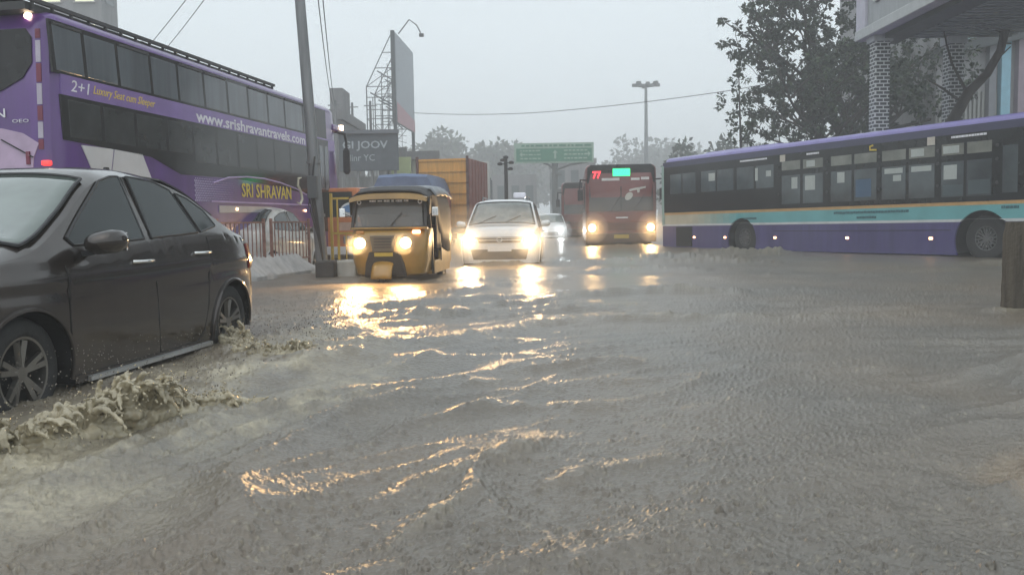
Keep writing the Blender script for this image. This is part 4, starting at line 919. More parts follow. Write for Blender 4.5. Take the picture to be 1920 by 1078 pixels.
    panel(r, 'notice_plate', M('cream_plate', (.5, .46, .4), .5), quad(X(5.55), X(5.75), 2.60, 2.78), lift=.012, t=.006); panel(r, 'notice_plate', M('cream_plate', 0), quad(X(10.28), X(10.48), 2.62, 2.80), lift=.012, t=.006)
    m = MB(); m.tube([(X(8.75), -1.27, 2.76), (X(8.66), -1.27, 2.74), (X(8.66), -1.27, 2.66), (X(8.85), -1.27, 2.645)], .022, 6); m.build('route_symbol', M('yellow_letter', 0), r)
    # louvre, joints, side lamps, wheels
    m = MB(); [m.box((X(1.17), -1.262, .32+.055*k), (.78, .02, .025)) for k in range(11)]; m.box((X(1.17), -1.254, .58), (.84, .01, .62)); m.build('engine_louvre', DARK, r)
    MB().box((X(8.1), -1.253, .74), (5.6, .006, .012)).build('panel_joint', DARK, r)
    for a in (1.7, 3.2, 5.35, 7.95, 10.40): MB().box((X(a), -1.262, .56), (.09, .02, .055)).build('side_lamp', MARK, r, bevel=.008)
    for a, Ra in ((11.66, .66), (3.94, .62)):
        m = MB(); pr = [(X(a)+Ra*math.cos(t), .5+Ra*math.sin(t)) for t in np.linspace(-.4, math.pi+.4, 24)]
        m.add([(x, y, z) for y in (-1.21, -.78) for x, z in pr], [(i, i+1, 25+i, 24+i) for i in range(23)]+[tuple(range(24, 48))]); m.build('wheel_well', DARK, r)
        for s in (-1, 1):
            t, q, b = wheel_mb(.50, .27, s*1.13, X(a), .56, 9, .52); wv = t.build('wheel', TYRE, r, smooth=40); q.build('rim', M('dark_steel_rim', (.13, .13, .13), .5, .5), wv, smooth=35)
            m = MB(); [m.cyl((X(a)+.17*math.cos(k*.7), s*1.115, .56+.17*math.sin(k*.7)), (X(a)+.17*math.cos(k*.7), s*1.14, .56+.17*math.sin(k*.7)), .018, n=8) for k in range(9)]; m.build('wheel_nut', GALV, wv)
    m = MB(); m.box((X(3.0), .2, 3.13), (3.4, 1.5, .16)); m.build('roof_unit', M('violet_roof_paint', 0), r, bevel=.06)
    m = MB(); m.prism([(-1.1, 1.3), (1.1, 1.3), (1.1, 2.8), (-1.1, 2.8)], X(L)-.1, X(L)+.01, 'x'); m.build('windscreen', BKP, r); 
    m = MB(); m.prism([(-1.0, 1.8), (1.0, 1.8), (1.0, 2.7), (-1.0, 2.7)], X(0)-.01, X(0)+.1, 'x'); m.build('rear_window', BKP, r)
    return r
city_bus_side()

def front_bus():
    RED = M('maroon_bus_paint', (.15, .035, .030), .35, coat=.5, var=.25, scale=1.5); BKP = M('black_bus_panel', 0); GL = M('bus_windscreen', (.045, .042, .040), .10, coat=.4, var=.35, scale=1.4)
    L, W = 10.5, 2.5
    r = thing('red_bus', 'maroon city bus facing the camera with amber headlamps and a green and red route display', 'bus', (3.87, 31.5+L/2, -.25), math.pi/2-(math.pi+.07))
    r.location.x = 3.87+.07*L/2
    bus_shell(L, W, .40, 3.1, .20, .22, .05).build('body', RED, r, smooth=35); MB().box((0, 0, .4), (L-1, 2.1, .35)).build('chassis', DARK, r)
    xf = L/2
    m = MB(); m.prism([(-1.19, 2.42), (1.19, 2.42), (1.17, 2.98), (1.05, 3.08), (-1.05, 3.08), (-1.17, 2.98)], xf-.3, xf-.112, 'x'); m.build('destination_box', BKP, r, bevel=.03)
    m = MB(); m.add([(xf+.015, -1.12, 1.45), (xf+.015, 1.12, 1.45), (xf-.105, 1.10, 2.44), (xf-.105, -1.10, 2.44), (xf-.2, -1.12, 1.45), (xf-.2, 1.12, 1.45), (xf-.3, 1.1, 2.44), (xf-.3, -1.1, 2.44)], [(0, 1, 2, 3), (4, 5, 6, 7), (0, 4, 5, 1), (1, 5, 6, 2), (2, 6, 7, 3), (3, 7, 4, 0)])
    ws = m.build('windscreen', GL, r); MB().bar((xf+.02, 0, 1.45), (xf-.10, 0, 2.44), .035, .02).build('windscreen_pillar', BKP, ws)
    for s in (.45, -.35): MB().tube([(xf+.03, s, 1.46), (xf-.03, s+.35, 2.0)], .014, 5).build('wiper', BLK, ws)
    GLED = M('green_display', (.05, .6, .2), .4, emis=2.2, ecol=(.02, .9, .28)); RLED = M('red_display', (.6, .05, .05), .4, emis=2.0, ecol=(1, .04, .06))
    m = MB(); m.box((xf-.10, .02, 2.80), (.03, .60, .26)); m.build('green_display', GLED, r, bevel=.02)
    text('77', .30, .26, RLED, r, (xf-.10, -.84, 2.72), FRONT, bold=.04, ext=.02)
    WB = M('white_strip', (.62, .62, .6), .5)
    m = MB(); m.box((xf-.095, -.36, 2.56), (.02, .62, .09)); m.build('white_strip', WB, r); m = MB(); m.box((xf-.095, .50, 2.56), (.02, .30, .08)); m.build('white_strip', WB, r); m = MB(); m.box((xf-.095, .84, 2.58), (.02, .28, .09)); m.build('white_strip', WB, r)
    # pale stickers on the glass: a long thin shape and a leaf shape
    ST = M('pale_sticker', (.5, .5, .46), .5)
    m = MB(); m.prism([(y, z) for y, z in ((.28, 2.20), (.45, 2.24), (.86, 2.30), (.86, 2.24), (.66, 2.20), (.64, 2.08), (.57, 2.08), (.56, 2.18), (.42, 2.16), (.30, 2.12))], xf-.12, xf-.055, 'x'); m.build('window_sticker', ST, ws)
    m = MB(); m.prism([(.27+.13*math.cos(t)+.05*math.sin(t), 1.96+.14*math.sin(t)) for t in np.linspace(0, 6.28, 15)[:-1]], xf-.1, xf-.02, 'x'); m.build('window_sticker', ST, ws)
    m = MB(); m.prism([(-1.18, 1.05), (1.18, 1.05), (1.14, 1.42), (-1.14, 1.42)], xf-.2, xf+.03, 'x'); fp = m.build('front_panel', RED, r, bevel=.02)
    m = MB(); m.box((xf+.035, .02, 1.22), (.012, .42, .035)); m.build('badge_bar', CHR, fp)
    m = MB(); m.prism([(-.8, .78), (.8, .78), (.86, 1.02), (-.86, 1.02)], xf-.2, xf+.022, 'x'); m.build('grille', M('maroon_shadow_panel', (.09, .03, .03), .5), r, bevel=.01)  # grille panel in a darker maroon than the body
    for s in (1, -1):
        m = MB(); m.box((xf-.08, s*1.02, .86), (.16, .30, .36)); h = m.build('headlight', M('lamp_housing', 0), r, bevel=.05)
        m = MB(); m.lathe([(0, .03), (.10, .02), (.125, 0), (.12, -.03)], (xf+.01, s*1.02, .87), 'x', 20); m.build('bulb', AMBER, h, smooth=60)
        lamp(h, (xf+.16, s*1.02, .87), 60, (1, .62, .25), .1, 115, (1, 0, -.12))
        m = MB(); m.tube([(xf-.25, s*1.20, 2.55), (xf+.1, s*1.42, 2.55), (xf+.12, s*1.45, 2.2)], .03, 8); a_ = m.build('mirror_arm', BLK, r); MB().box((xf+.1, s*1.42, 2.02), (.08, .20, .40)).build('mirror', BLK, a_, bevel=.03)
    m = MB(); m.prism([(-1.2, .36), (1.2, .36), (1.2, .68), (-1.2, .68)], xf-.2, xf+.07, 'x'); bp_ = m.build('bumper', M('dark_bumper', (.05, .03, .03), .5), r, bevel=.03)
    MB().box((xf+.08, 0, .56), (.02, .52, .13)).build('number_plate', M('yellow_plate', (.65, .5, .05), .5), bp_)
    panel(r, 'window_band', BKP, quad(-L/2+.4, L/2-.5, 1.45, 2.45), side=-1); panel(r, 'window_band', BKP, quad(-L/2+.4, L/2-.5, 1.45, 2.45), side=1)
    for k in range(6):
        for s in (1, -1): panel(r, 'side_window', GL, quad(-L/2+.6+k*1.5, -L/2+1.9+k*1.5, 1.55, 2.35), side=s, lift=.02)
    for a in (-2.9, 3.1):
        for s in (1, -1): add_wheel(r, .48, .26, s*1.2, a, .48, 6, .5, M('steel_rim', 0))
    return r
fb = front_bus()
fb2 = copy_tree(fb); fb2.location = (4.25, 47.0+5, -.25); fb2['label'] = 'dark red bus mostly hidden behind the lit maroon bus'
for ch in list(fb2.children):
    if ch.name.startswith(('headlight', 'green_display', 'lettering', 'white_strip')):
        for g in list(ch.children_recursive): bpy.data.objects.remove(g)
        bpy.data.objects.remove(ch)

# ---------------------------------------------------------------- lorries
def lorry(name, label, loc, yaw, L, W, cabcol, boxmat, boxz, boxtop, sidemat=None, load=None):
    r = thing(name, label, 'truck', loc, math.pi/2-yaw); cx = L/2
    m = MB(); m.loft([[(x, W/2*q, z) for x, z in ((cx-1.6, .55), (cx, .55), (cx+.02, 1.25), (cx-.12, 2.05), (cx-1.6, 2.1))] for q in (-.96, .96)]); cb = m.build('cab', cabcol, r, bevel=.06)
    m = MB(); m.prism([(-W/2*.84, 1.28), (W/2*.84, 1.28), (W/2*.80, 1.95), (-W/2*.80, 1.95)], cx-.2, cx+.005, 'x'); m.build('windscreen', GLS, cb)
    for s in (1, -1):
        MB().prism([(cx-1.3, 1.3), (cx-.35, 1.3), (cx-.42, 1.95), (cx-1.3, 1.95)], s*W/2*.955, s*W/2*.975).build('side_window', GLS, cb)
        m = MB(); m.box((cx+.01, s*W*.36, .78), (.05, .28, .2)); m.build('headlight', M('lamp_housing', 0), cb, bevel=.03)
        m = MB(); m.tube([(cx-.2, s*W/2*.95, 1.9), (cx+.1, s*W/2*1.15, 1.85), (cx+.1, s*W/2*1.15, 1.5)], .02, 6); mr_ = m.build('mirror', BLK, cb); MB().box((cx+.1, s*W/2*1.15, 1.6), (.05, .16, .32)).build('mirror_glass', BLK, mr_, bevel=.02)
    m = MB(); m.box((cx+.06, 0, .52), (.14, W*.96, .2)); m.build('bumper', WHITE, cb, bevel=.02)
    bl = L-1.75; bx = -L/2+bl/2
    if boxz:
        b = MB().box((bx, 0, (boxz+boxtop)/2), (bl, W, boxtop-boxz)).build('cargo_box', boxmat, r)
        m = MB(); n = int((boxtop-boxz)/.42)
        for k in range(n+1): z = boxz+.06+k*(boxtop-boxz-.12)/n; m.box((-L/2-.02, 0, z), (.05, W-.05, .05))
        m.build('rib', boxmat, b)
        for s in (1, -1):
            m = MB()
            for k in range(int(bl/.5)+1): m.box((-L/2+.05+k*(bl-.1)/int(bl/.5), s*(W/2+.015), (boxz+boxtop)/2), (.06, .05, boxtop-boxz-.02))
            m.box((bx, s*(W/2+.008), (boxz+boxtop)/2), (bl-.01, .02, boxtop-boxz-.02)); m.build('side_panel', sidemat or boxmat, b)
            MB().box((-L/2-.03, s*(W/2-.03), (boxz+boxtop)/2+.04), (.08, .09, boxtop-boxz+.10)).build('corner_post', M('dark_red_post', (.08, .03, .025), .6), b)
    if load:
        m = MB(); secs = []
        for x, k in ((-L/2, .75), (-L/2+.15, .95), (bx, 1.0), (-L/2+bl-.15, .97), (-L/2+bl, .8)):
            secs.append([(x, W/2*q, z) for q, z in ((-1, boxtop), (-.93, boxtop+.25*k), (-.80, boxtop+.55*k), (0, boxtop+.60*k), (.80, boxtop+.55*k), (.93, boxtop+.25*k), (1, boxtop))])
        m.loft(secs); m.build('tarpaulin', load, r, smooth=30)
    MB().box((-.2, 0, .62), (L-.5, W*.5, .2)).build('chassis', DARK, r)
    for a in (L/2-.85, -L/2+.9):
        for s in (1, -1): add_wheel(r, .42, .24, s*(W/2-.05), a, .42, 6, .5, M('steel_rim', (.3, .3, .3), .4, .7))
    return r
lorry('box_truck', 'box truck with an ochre yellow rear and brick red side behind the rickshaw', (-1.57-.96+.45, 34.0+2.3, -.25), .19, 4.9, 2.0, M('truck_blue', (.08, .11, .2), .4), M('ochre_box_paint', (.55, .27, .05), .5, var=.2, streak=True), .95, 3.52, M('brick_red_paint', (.22, .06, .045), .5, var=.2))
lorry('covered_lorry', 'lorry with a faded blue tarpaulin over its load, showing above the rickshaw roof', (-3.55, 31.5, -.25), math.pi+.1, 5.5, 2.1, M('truck_rust', (.35, .14, .06), .5), M('truck_bed_red', (.25, .07, .05), .6, var=.3), .9, 2.25, load=M('blue_tarpaulin', (.10, .145, .25), .6, bump=.4, bscale=10, var=.2))
ol = lorry('orange_lorry', 'orange lorry facing the camera behind the yellow barricade, left of the rickshaw', (-4.35, 24.6, -.25), math.pi+.14, 5.2, 2.1, M('lorry_orange', (.55, .17, .05), .45, coat=.3, var=.25), M('lorry_orange_body', (.45, .16, .06), .6, var=.3), .9, 1.95)
m = MB(); m.prism([(-.05, 1.30), (-.95, 1.30), (-.90, 1.92), (-.05, 1.92)], 2.6, 2.63, 'x'); m.build('painted_panel', M('lorry_orange', 0), ol)

# ================================================================== STREET, MEDIAN
def concrete(): return MATS['weathered_concrete']
# sloping concrete barrier along the median, its end cut on a slant
def barrier():
    p0, p1 = Vector((-5.35, 10.9, 0)), Vector((-3.78, 17.7, 0)); d = (p1-p0).normalized(); nrm = Vector((d.y, -d.x, 0))
    m = MB(); secs = []; n = 60
    for i in range(n+1):
        t = i/n; p = p0.lerp(p1, t); e = max(0, (t-.955)/.045)
        j = .012*float(perlin(t*30, 1., 3))
        prof = [(.0, -.4), (.0, .05-.03*e), (-.06+j, .12), (-.30+j, .36*(1-.45*e)+j), (-.36, .38*(1-.5*e)+j), (-.62, .38*(1-.5*e)), (-.95, .05), (-.95, -.4)]
        secs.append([p+nrm*(a-.05*e)+Vector((0, 0, z)) for a, z in prof])
    m.loft(secs); o = m.build('concrete_barrier', M('pale_worn_concrete', (.42, .41, .40), .7, bump=.5, var=.25, scale=2, streak=True), None, smooth=40)
    tag(o, 'low pale concrete barrier with a sloping face beside the dark car and the pole', 'barrier')
barrier()
KB = M('kerb_black_paint', (.04, .04, .04), .7, bump=.4, var=.4); KW = M('kerb_white_paint', (.45, .44, .40), .7, bump=.4, var=.3)
for k, (mt_, lb) in enumerate(((KB, 'black painted kerb block at the foot of the leaning steel pole'), (KW, 'white painted kerb block in front of the yellow barricade'), (KB, 'black painted kerb block nearest the rickshaw, behind the white one'))):
    m = MB(); m.box((0, 0, 0), (.36, .50, .60)); o = m.build('kerb_block', mt_, None, bevel=.03)
    o.location = ((-3.28+.36*k, 16.1+.1*k, -.02) if k < 2 else (-2.72, 16.75, -.02)); o.rotation_euler = (0, 0, R(-8)); tag(o, lb, 'kerb block', 'painted kerb blocks at the end of the median')
# street pole
def pole():
    r = thing('street_pole', 'leaning grey steel pole rising out of frame at the end of the concrete barrier', 'pole', (-3.60, 17.1, -.2))
    top = Vector((-.50, 0, 9.6))
    MB().tube([(0, 0, 0), top*.3, top*.7, top], [.115, .105, .09, .075], 14).build('shaft', GALV, r, smooth=60)
    m = MB(); m.box((.02, 0, .12), (.42, .42, .24)); m.build('base', concrete(), r, bevel=.02)
    p = top*.19; m = MB(); m.box((p.x-.02, -.16, p.z), (.18, .14, .42)); m.build('junction_box', M('grey_box', (.07, .075, .08), .6), r, bevel=.01)
    m = MB(); 
    for k in range(5):
        z0 = .5+k*.12; m.tube([(-.06-.01*z0, -.12, 2.4), (-.12-.02*k, -.17, 1.9-.1*k), (-.05, -.15, 1.3-.1*k), (.03, -.13, .4)], .014, 5)
    m.build('cable_bundle', BLK, r, smooth=60)
    for z in (1.3, 2.3): 
        q = top*(z/9.6); MB().cyl(q-Vector((0, 0, .03)), q+Vector((0, 0, .03)), .135, n=14).build('clamp', GALV, r)
    return r
pole()
# yellow barricade with an oval sign
def barricade():
    Y = M('barricade_yellow', (.50, .33, .04), .5, var=.25); r = thing('barricade', 'yellow tube barricade with a blue and white oval sign, between the pole and the rickshaw', 'barricade', (-3.05, 17.35, -.2), R(-4))
    for x in (-.42, -.30, .42):
        MB().bar((x, 0, 0), (x, 0, 1.72 if x < -.35 else 1.62), .05 if x != -.3 else .03).build('post', Y, r, bevel=.006)
    for z in (.35, .95, 1.62): MB().bar((-.42, 0, z), (.42, 0, z), .04).build('rail', Y, r)
    m = MB(); [m.bar((-.28+.14*k, 0, .35), (-.28+.14*k, 0, .95), .022) for k in range(5)]; m.build('grille_bars', Y, r)
    m = MB(); m.prism([(.04+.27*math.cos(t), 1.40+.15*math.sin(t)) for t in np.linspace(0, 6.28, 25)[:-1]], -.04, -.02); s = m.build('sign_plate', M('white_sign', (.6, .62, .62), .5), r)
    m = MB(); m.prism([(.04+.22*math.cos(t), 1.42+.085*math.sin(t)) for t in np.linspace(0, 6.28, 25)[:-1]], -.052, -.041); m.build('sign_centre', M('sign_blue', (.10, .22, .42), .5), s)
    m = MB(); m.box((.04, -.03, 1.08), (.60, .02, .16)); m.build('board', M('faded_pink_board', (.42, .28, .22), .6, var=.25), r)
    for x in (-.42, .42): MB().bar((x, -.35, .03), (x, .35, .03), .05).build('foot', Y, r)
barricade()
# leaning railing panels behind the barrier
for k in range(3):
    r = thing('railing_panel', ['rusty railing panel behind the barrier, nearest the pole', 'rusty railing panel behind the middle of the barrier', 'rusty railing panel behind the barrier, nearest the dark car'][k], 'railing', (-4.22-.32*k*1.25, 17.2-1.45*k*1.25, .1), R(78), 'railing panels behind the barrier')
    RU = M('rusty_railing', (.26, .13, .10), .7, var=.4, scale=8)
    for z in (.18, .88): MB().bar((-.8, 0, z), (.8, 0, z), .03).build('rail', RU, r)
    for x in (-.8, .8): MB().bar((x, 0, -.1), (x, 0, .95), .045).build('post', RU, r)
    m = MB(); [m.bar((-.66+.147*i, 0, .18), (-.66+.147*i, 0, .88), .016) for i in range(10)]; m.build('bars', RU, r)
# weathered post in the near right
def near_post():
    m = MB(); secs = []
    for i in range(22):
        z = -.4+i*.0600*1.0; q = []
        for k in range(16):
            a = 2*math.pi*k/16; s_ = 1/max(abs(math.cos(a)), abs(math.sin(a))); s_ = min(s_, 1.3)
            rr_ = .165*s_*(1+.035*float(perlin(z*6+1, k*.9, 4)))*(1 if z < .78 else .93)
            q.append((rr_*math.cos(a), rr_*math.sin(a), z))
        secs.append(q)
    m.loft(secs); o = m.build('gate_post', M('dark_weathered_post', (.075, .065, .05), .85, bump=.8, bscale=22, var=.5, scale=5, streak=True), None, smooth=50)
    o.location = (5.06, 8.8, 0); o.rotation_euler = (0, R(.5), R(8)); tag(o, 'stout dark weathered post standing in the water at the right edge', 'post')
near_post()

# ================================================================== BACKGROUND STRUCTURES
GREY = M('grey_render_wall', (.20, .20, .205), .85, bump=.3, var=.2, scale=1, streak=True); DG = M('dark_slate_frame', (.075, .09, .105), .7, var=.2); PALE = M('pale_wall', (.42, .42, .40), .8, var=.15, streak=True)
def building(name, label, x0, x1, y0, y1, h, mat, floors, bays, face='y', lit=False, cat='building', extra=True):
    r = thing(name, label, cat, ((x0+x1)/2, (y0+y1)/2, -.25)); w_, d_ = x1-x0, y1-y0
    MB().box((0, 0, h/2), (w_, d_, h)).build('wall', mat, r, bevel=.04)
    if extra:
        m = MB(); m.box((0, 0, h+.25), (w_+.2, d_+.2, .5)); m.box((w_*.2, 0, h+1.1), (w_*.3, d_*.3, 1.6)); m.build('roof', mat, r)
    G = M('lit_window', (.6, .6, .4), .4, emis=.55, ecol=(.9, .9, .62)) if lit else M('dull_window', (.07, .09, .10), .15)
    for fl in range(floors):
        z = (fl+.55)*h/floors
        for b in range(bays):
            x = -w_/2+(b+.5)*w_/bays
            wv = MB().box((x, -d_/2-.01, z), (w_/bays*.55, .08, h/floors*.5)).build('window', G, r); MB().box((x, -d_/2-.06, z-h/floors*.27), (w_/bays*.65, .16, .07)).build('sill', PALE, wv)
        nb_ = max(1, int(d_/3))
        for s in (1, -1):
            for b in range(nb_): MB().box((s*(w_/2+.01), -d_/2+(b+.5)*d_/nb_, z), (.08, 1.2, h/floors*.5)).build('window', M('dull_window', (.07, .09, .10), .15), r)
    return r
building('tower_block', 'tall grey block with lit yellowish floors above the purple coach', -31.0, -26.6, 60, 62.4, 21, GREY, 7, 2, lit=True)
building('grey_house', 'stepped grey house just past the front of the coach', -10.6, -8.35, 45, 52, 6.3, GREY, 2, 2)
building('low_shop', 'low pale shop building above the box truck', -4.2, -1.3, 57, 64, 4.9, PALE, 1, 3, extra=False)
building('far_block', 'hazy grey block beyond the gantry sign pole', 4.6, 9.0, 95, 105, 7.0, GREY, 2, 3)
building('flyover_wall', 'long hazy grey wall below the green road sign', -6.5, 2.9, 100, 104, 6.2, GREY, 1, 6, extra=False)
# slate hoarding with pale lettering on posts
def hoarding():
    r = thing('shop_hoarding', 'dark slate shop hoarding with two lines of pale lettering on posts', 'hoarding', (-6.55, 42, -.25))
    MB().box((0, 0, 4.45), (2.75, .14, 1.75)).build('board', DG, r, bevel=.01)
    MB().box((0, -.10, 5.36), (2.85, .25, .16)).build('cap_rail', M('slate_light', (.12, .13, .15), .6), r)
    for x in (-1.2, -.55, .1, .7, 1.2): MB().box((x, .12, 2.0), (.12, .12, 4.0)).build('post', GALV, r)
    PLT = M('pale_letter', (.36, .40, .43), .5)
    text('GI JOOV', 2.1, .46, PLT, r, (-.15, -.09, 4.72), SIDE, bold=.02); text('Iulinr YC', 1.45, .30, PLT, r, (-.45, -.09, 4.18), SIDE)
    MB().box((0, .9, 1.7), (2.9, .12, 3.3)).build('shutter_wall', M('grey_shutter', (.26, .27, .27), .7, var=.2, streak=True), r)
    MB().box((0, -1.0, 1.25), (3.4, .15, 2.4)).build('low_wall', PALE, r)
hoarding()
def frame(name, label, x0, x1, Y, z0, z1, inner, wdt):
    r = thing(name, label, 'facade', ((x0+x1)/2, Y, -.25)); w_ = x1-x0
    m = MB(); m.prism([(-w_/2, z0), (-w_/2, z1), (w_/2, z1), (w_/2, z0), (w_/2-wdt, z0), (w_/2-wdt, z1-wdt), (-w_/2+wdt, z1-wdt), (-w_/2+wdt, z0)], -.3, .3); m.build('frame', M('grey_frame', (.14, .145, .15), .7), r)
    MB().box((0, .2, (z0+z1-wdt)/2), (w_-2*wdt-.01, .1, z1-z0-wdt-.01)).build('panel', inner, r)
    MB().box((0, .6, z0/2), (w_, .5, z0)).build('base_wall', GREY, r)
frame('shop_building', 'grey square frame with a white panel right of the slate hoarding', -6.5, -5.15, 45, 2.2, 4.85, PALE, .42)
frame('shop_building', 'wide grey frame with a low white opening left of the box truck', -5.9, -3.9, 50, 2.5, 5.05, M('cream_panel', (.45, .46, .36), .7), .45)
MB_ = MB(); MB_.box((0, 0, 0), (.95, .12, 1.0)); o = MB_.build('yellow_board', M('pale_lime_board', (.36, .42, .22), .6), None); o.location = (-5.25, 43.6, 3.55); tag(o, 'small lime yellow board in front of the white framed panel', 'board')
for z in (1,):
    m = MB(); m.bar((-.3, 0, -3.8), (-.3, 0, 0), .06); m.build('post', GALV, o)

# billboard seen almost edge-on with its lattice tower
def billboard():
    r = thing('billboard', 'tall billboard seen edge on with a steel lattice frame behind it', 'billboard', (-7.45, 60, -.25))
    A, B = Vector((0, 0, 0)), Vector((.38, 7.4, 0)); z0, z1 = 7.75, 13.6
    d = (B-A).normalized(); nr = Vector((d.y, -d.x, 0))
    m = MB(); 
    m.add([A+nr*.03+Vector((0, 0, z0)), B+nr*.03+Vector((0, 0, z0)), B+nr*.03+Vector((0, 0, z1)), A+nr*.03+Vector((0, 0, z1)), A-nr*.12+Vector((0, 0, z0)), B-nr*.12+Vector((0, 0, z0)), B-nr*.12+Vector((0, 0, z1)), A-nr*.12+Vector((0, 0, z1))], [(0, 1, 2, 3), (7, 6, 5, 4), (0, 4, 5, 1), (1, 5, 6, 2), (2, 6, 7, 3), (3, 7, 4, 0)])
    m.build('hoarding_face', M('pale_poster', (.30, .33, .36), .5, var=.08), r)
    m = MB(); zz = z0+1.35
    m.add([A+nr*.05+Vector((0, 0, z0+.02)), B+nr*.05+Vector((0, 0, z0+.02)), B+nr*.05+Vector((0, 0, zz-.5)), A+nr*.05+Vector((0, 0, zz))], [(0, 1, 2, 3)]); m.build('pink_strip', M('pink_poster', (.42, .22, .25), .5), r)
    MB().bar((-.14, -.05, z0-.05), (-.14, -.05, z1+.1), .26, .2).build('edge_beam', M('dark_steel', (.05, .06, .065), .6), r)
    for p, zt in ((B, z0+.2), (A, z0)): MB().bar((p.x-.1, p.y, 0), (p.x-.1, p.y, zt), .22).build('column', M('dark_steel', 0), r)
    ST = M('lattice_steel', (.12, .13, .14), .6)
    for yy in (0., 3.6, 7.2):
        def P(x, z): return (x-.2+.05*yy*.05, yy, z)
        m = MB()
        m.bar(P(-1.75, 0), P(-1.75, 10.1), .07); m.bar(P(-1.75, 10.1), P(-.1, z1-.2), .06); m.bar(P(-1.35, 0), P(-1.35, 9.4), .05)
        for z in (8.0, 8.6, 9.4, 10.1, 11.3, 12.3): m.bar(P(-1.75 if z < 10.2 else -1.75+(z-10.1)*.48, z), P(0, z), .05)
        m.bar(P(-1.5, 9.7), P(0, 8.9), .09); m.bar(P(-1.0, 11.1), P(0, 10.5), .08); m.bar(P(-1.75, 10.1), P(0, 11.3), .04); m.bar(P(-1.75, 6), P(0, 8), .04); m.bar(P(-1.75, 8), P(0, 6.2), .04)
        for k in range(8): m.bar(P(-.75, 7.2+k*.45), P(0, 7.0+k*.5), .035)
        m.bar(P(-.75, 0), P(-.75, 10.9), .05); m.bar(P(-.35, 0), P(-.35, 11.6), .04); m.build('lattice_frame', ST, r)
    m = MB()
    for z in (8, 9.4, 11.3): m.bar((-.4, 0, z), (-.4, 7.2, z), .05)
    m.build('cross_tie', ST, r)
    for k, zt in enumerate((0.,)):
        m = MB(); m.tube([(.2, .5, z1), (1.0, -.2, z1+.75), (1.5, -.4, z1+.35), (1.75, -.4, z1-.15)], .045, 5); l_ = m.build('lamp_arm', ST, r); MB().box((1.8, -.4, z1-.3), (.3, .2, .2)).build('floodlight', BLK, l_)
billboard()
for k, (px, pt, pb, Y, lb) in enumerate(((660, 193, 330, 52, 'thin dark pole rising behind the slate hoarding, nearest the coach'), (694, 190, 330, 50, 'thin dark pole rising behind the slate hoarding, nearest the billboard'), (628, 188, 330, 44, 'short dark pole on the grey house side, carrying the slack wires'))):
    p = at(px, pt, Y); o = MB().tube([(0, 0, 0), (0, 0, p.z+.25)], [.10, .07], 8).build('utility_pole', GALV, None, smooth=60); o.location = (p.x, Y, -.25); tag(o, lb, 'pole', 'utility poles behind the hoarding')
    MB().bar((-.35, 0, p.z), (.35, 0, p.z), .05).build('crossarm', GALV, o)
# direction sign on a cantilever post
def gantry():
    r = thing('road_sign', 'green and white overhead direction sign on a single tall post above the traffic', 'road sign', (3.5, 70, -.25))
    GR = M('sign_green', (.04, .20, .12), .5, var=.1); LT = M('sign_pale', (.30, .42, .34), .5); STC = M('dark_post', (.10, .11, .11), .6)
    MB().tube([(0, .3, 0), (0, .3, 6.2)], [.30, .24], 12).build('post', STC, r, smooth=60)
    MB().box((-.08, 0, 6.3), (6.15, .12, 1.55)).build('sign_plate', LT, r)
    m = MB(); m.box((-.08, -.08, 6.15), (5.85, .04, 1.0)); gp = m.build('green_panel', GR, r)
    m = MB()
    for row in range(3):
        for a0, a1 in ((-2.7, -1.1), (.7, 2.3)):
            a = a0
            while a < a1: l_ = rnd.uniform(.1, .35); m.box((a+l_/2, -.11, 6.48-row*.30), (l_, .02, .10)); a += l_+.08
    m.build('lettering', LT, gp)
    m = MB(); a = -2.6
    while a < 2.6: l_ = rnd.uniform(.15, .6); m.box((a+l_/2, -.08, 6.86), (l_, .02, .14)); a += l_+.12
    m.build('lettering', GR, r)
    m = MB(); m.prism([(-.07, 5.85), (.07, 5.85), (.07, 6.3), (.2, 6.3), (0, 6.52), (-.2, 6.3), (-.07, 6.3)], -.13, -.10); m.build('arrow', LT, gp)
    for s in (1, -1):
        m = MB(); m.prism([(s*2.55, 6.0), (s*2.75, 6.2), (s*2.55, 6.4), (s*2.55, 6.25), (s*2.3, 6.25), (s*2.3, 6.15), (s*2.55, 6.15)], -.13, -.10); m.build('arrow', LT, gp)
    m = MB(); m.tube([(0, .2, 5.0), (1.2, .1, 5.4), (2.6, .1, 5.6)], .09, 6); m.build('brace', STC, r); m = MB(); m.tube([(0, .2, 5.0), (-.5, .1, 5.4), (-1.0, .1, 5.6)], .09, 6); m.build('brace', STC, r)
    for z in (3.4, 4.7): m = MB(); m.box((.3, .2, z), (.5, .3, .25)); m.build('camera_box', STC, r, bevel=.03)
gantry()
def mast():
    r = thing('high_mast_light', 'very tall lighting mast with a ring of floodlights beyond the city bus', 'street light', (16.6, 110, -.25))
    MB().tube([(0, 0, 0), (0, 0, 17.3)], [.34, .16], 12).build('shaft', M('mast_steel', (.16, .17, .18), .5), r, smooth=60)
    m = MB(); m.lathe([(.5, 17.0), (1.0, 17.0), (1.0, 17.2), (.5, 17.2)], (0, 0, 0), 'z', 20); m.build('head_ring', M('mast_steel', 0), r)
    for k in range(8):
        a = k*math.pi/4; m = MB(); m.bar((.3*math.cos(a), .3*math.sin(a), 17.1), (1.3*math.cos(a), 1.3*math.sin(a), 17.2+.1*(k % 2)), .08); m.box((1.45*math.cos(a), 1.45*math.sin(a), 17.15+.15*(k % 2)), (.45, .45, .35), Matrix.Rotation(a, 3, 'Z')); m.build('floodlight', M('lamp_grey', (.08, .085, .09), .5), r)
mast()
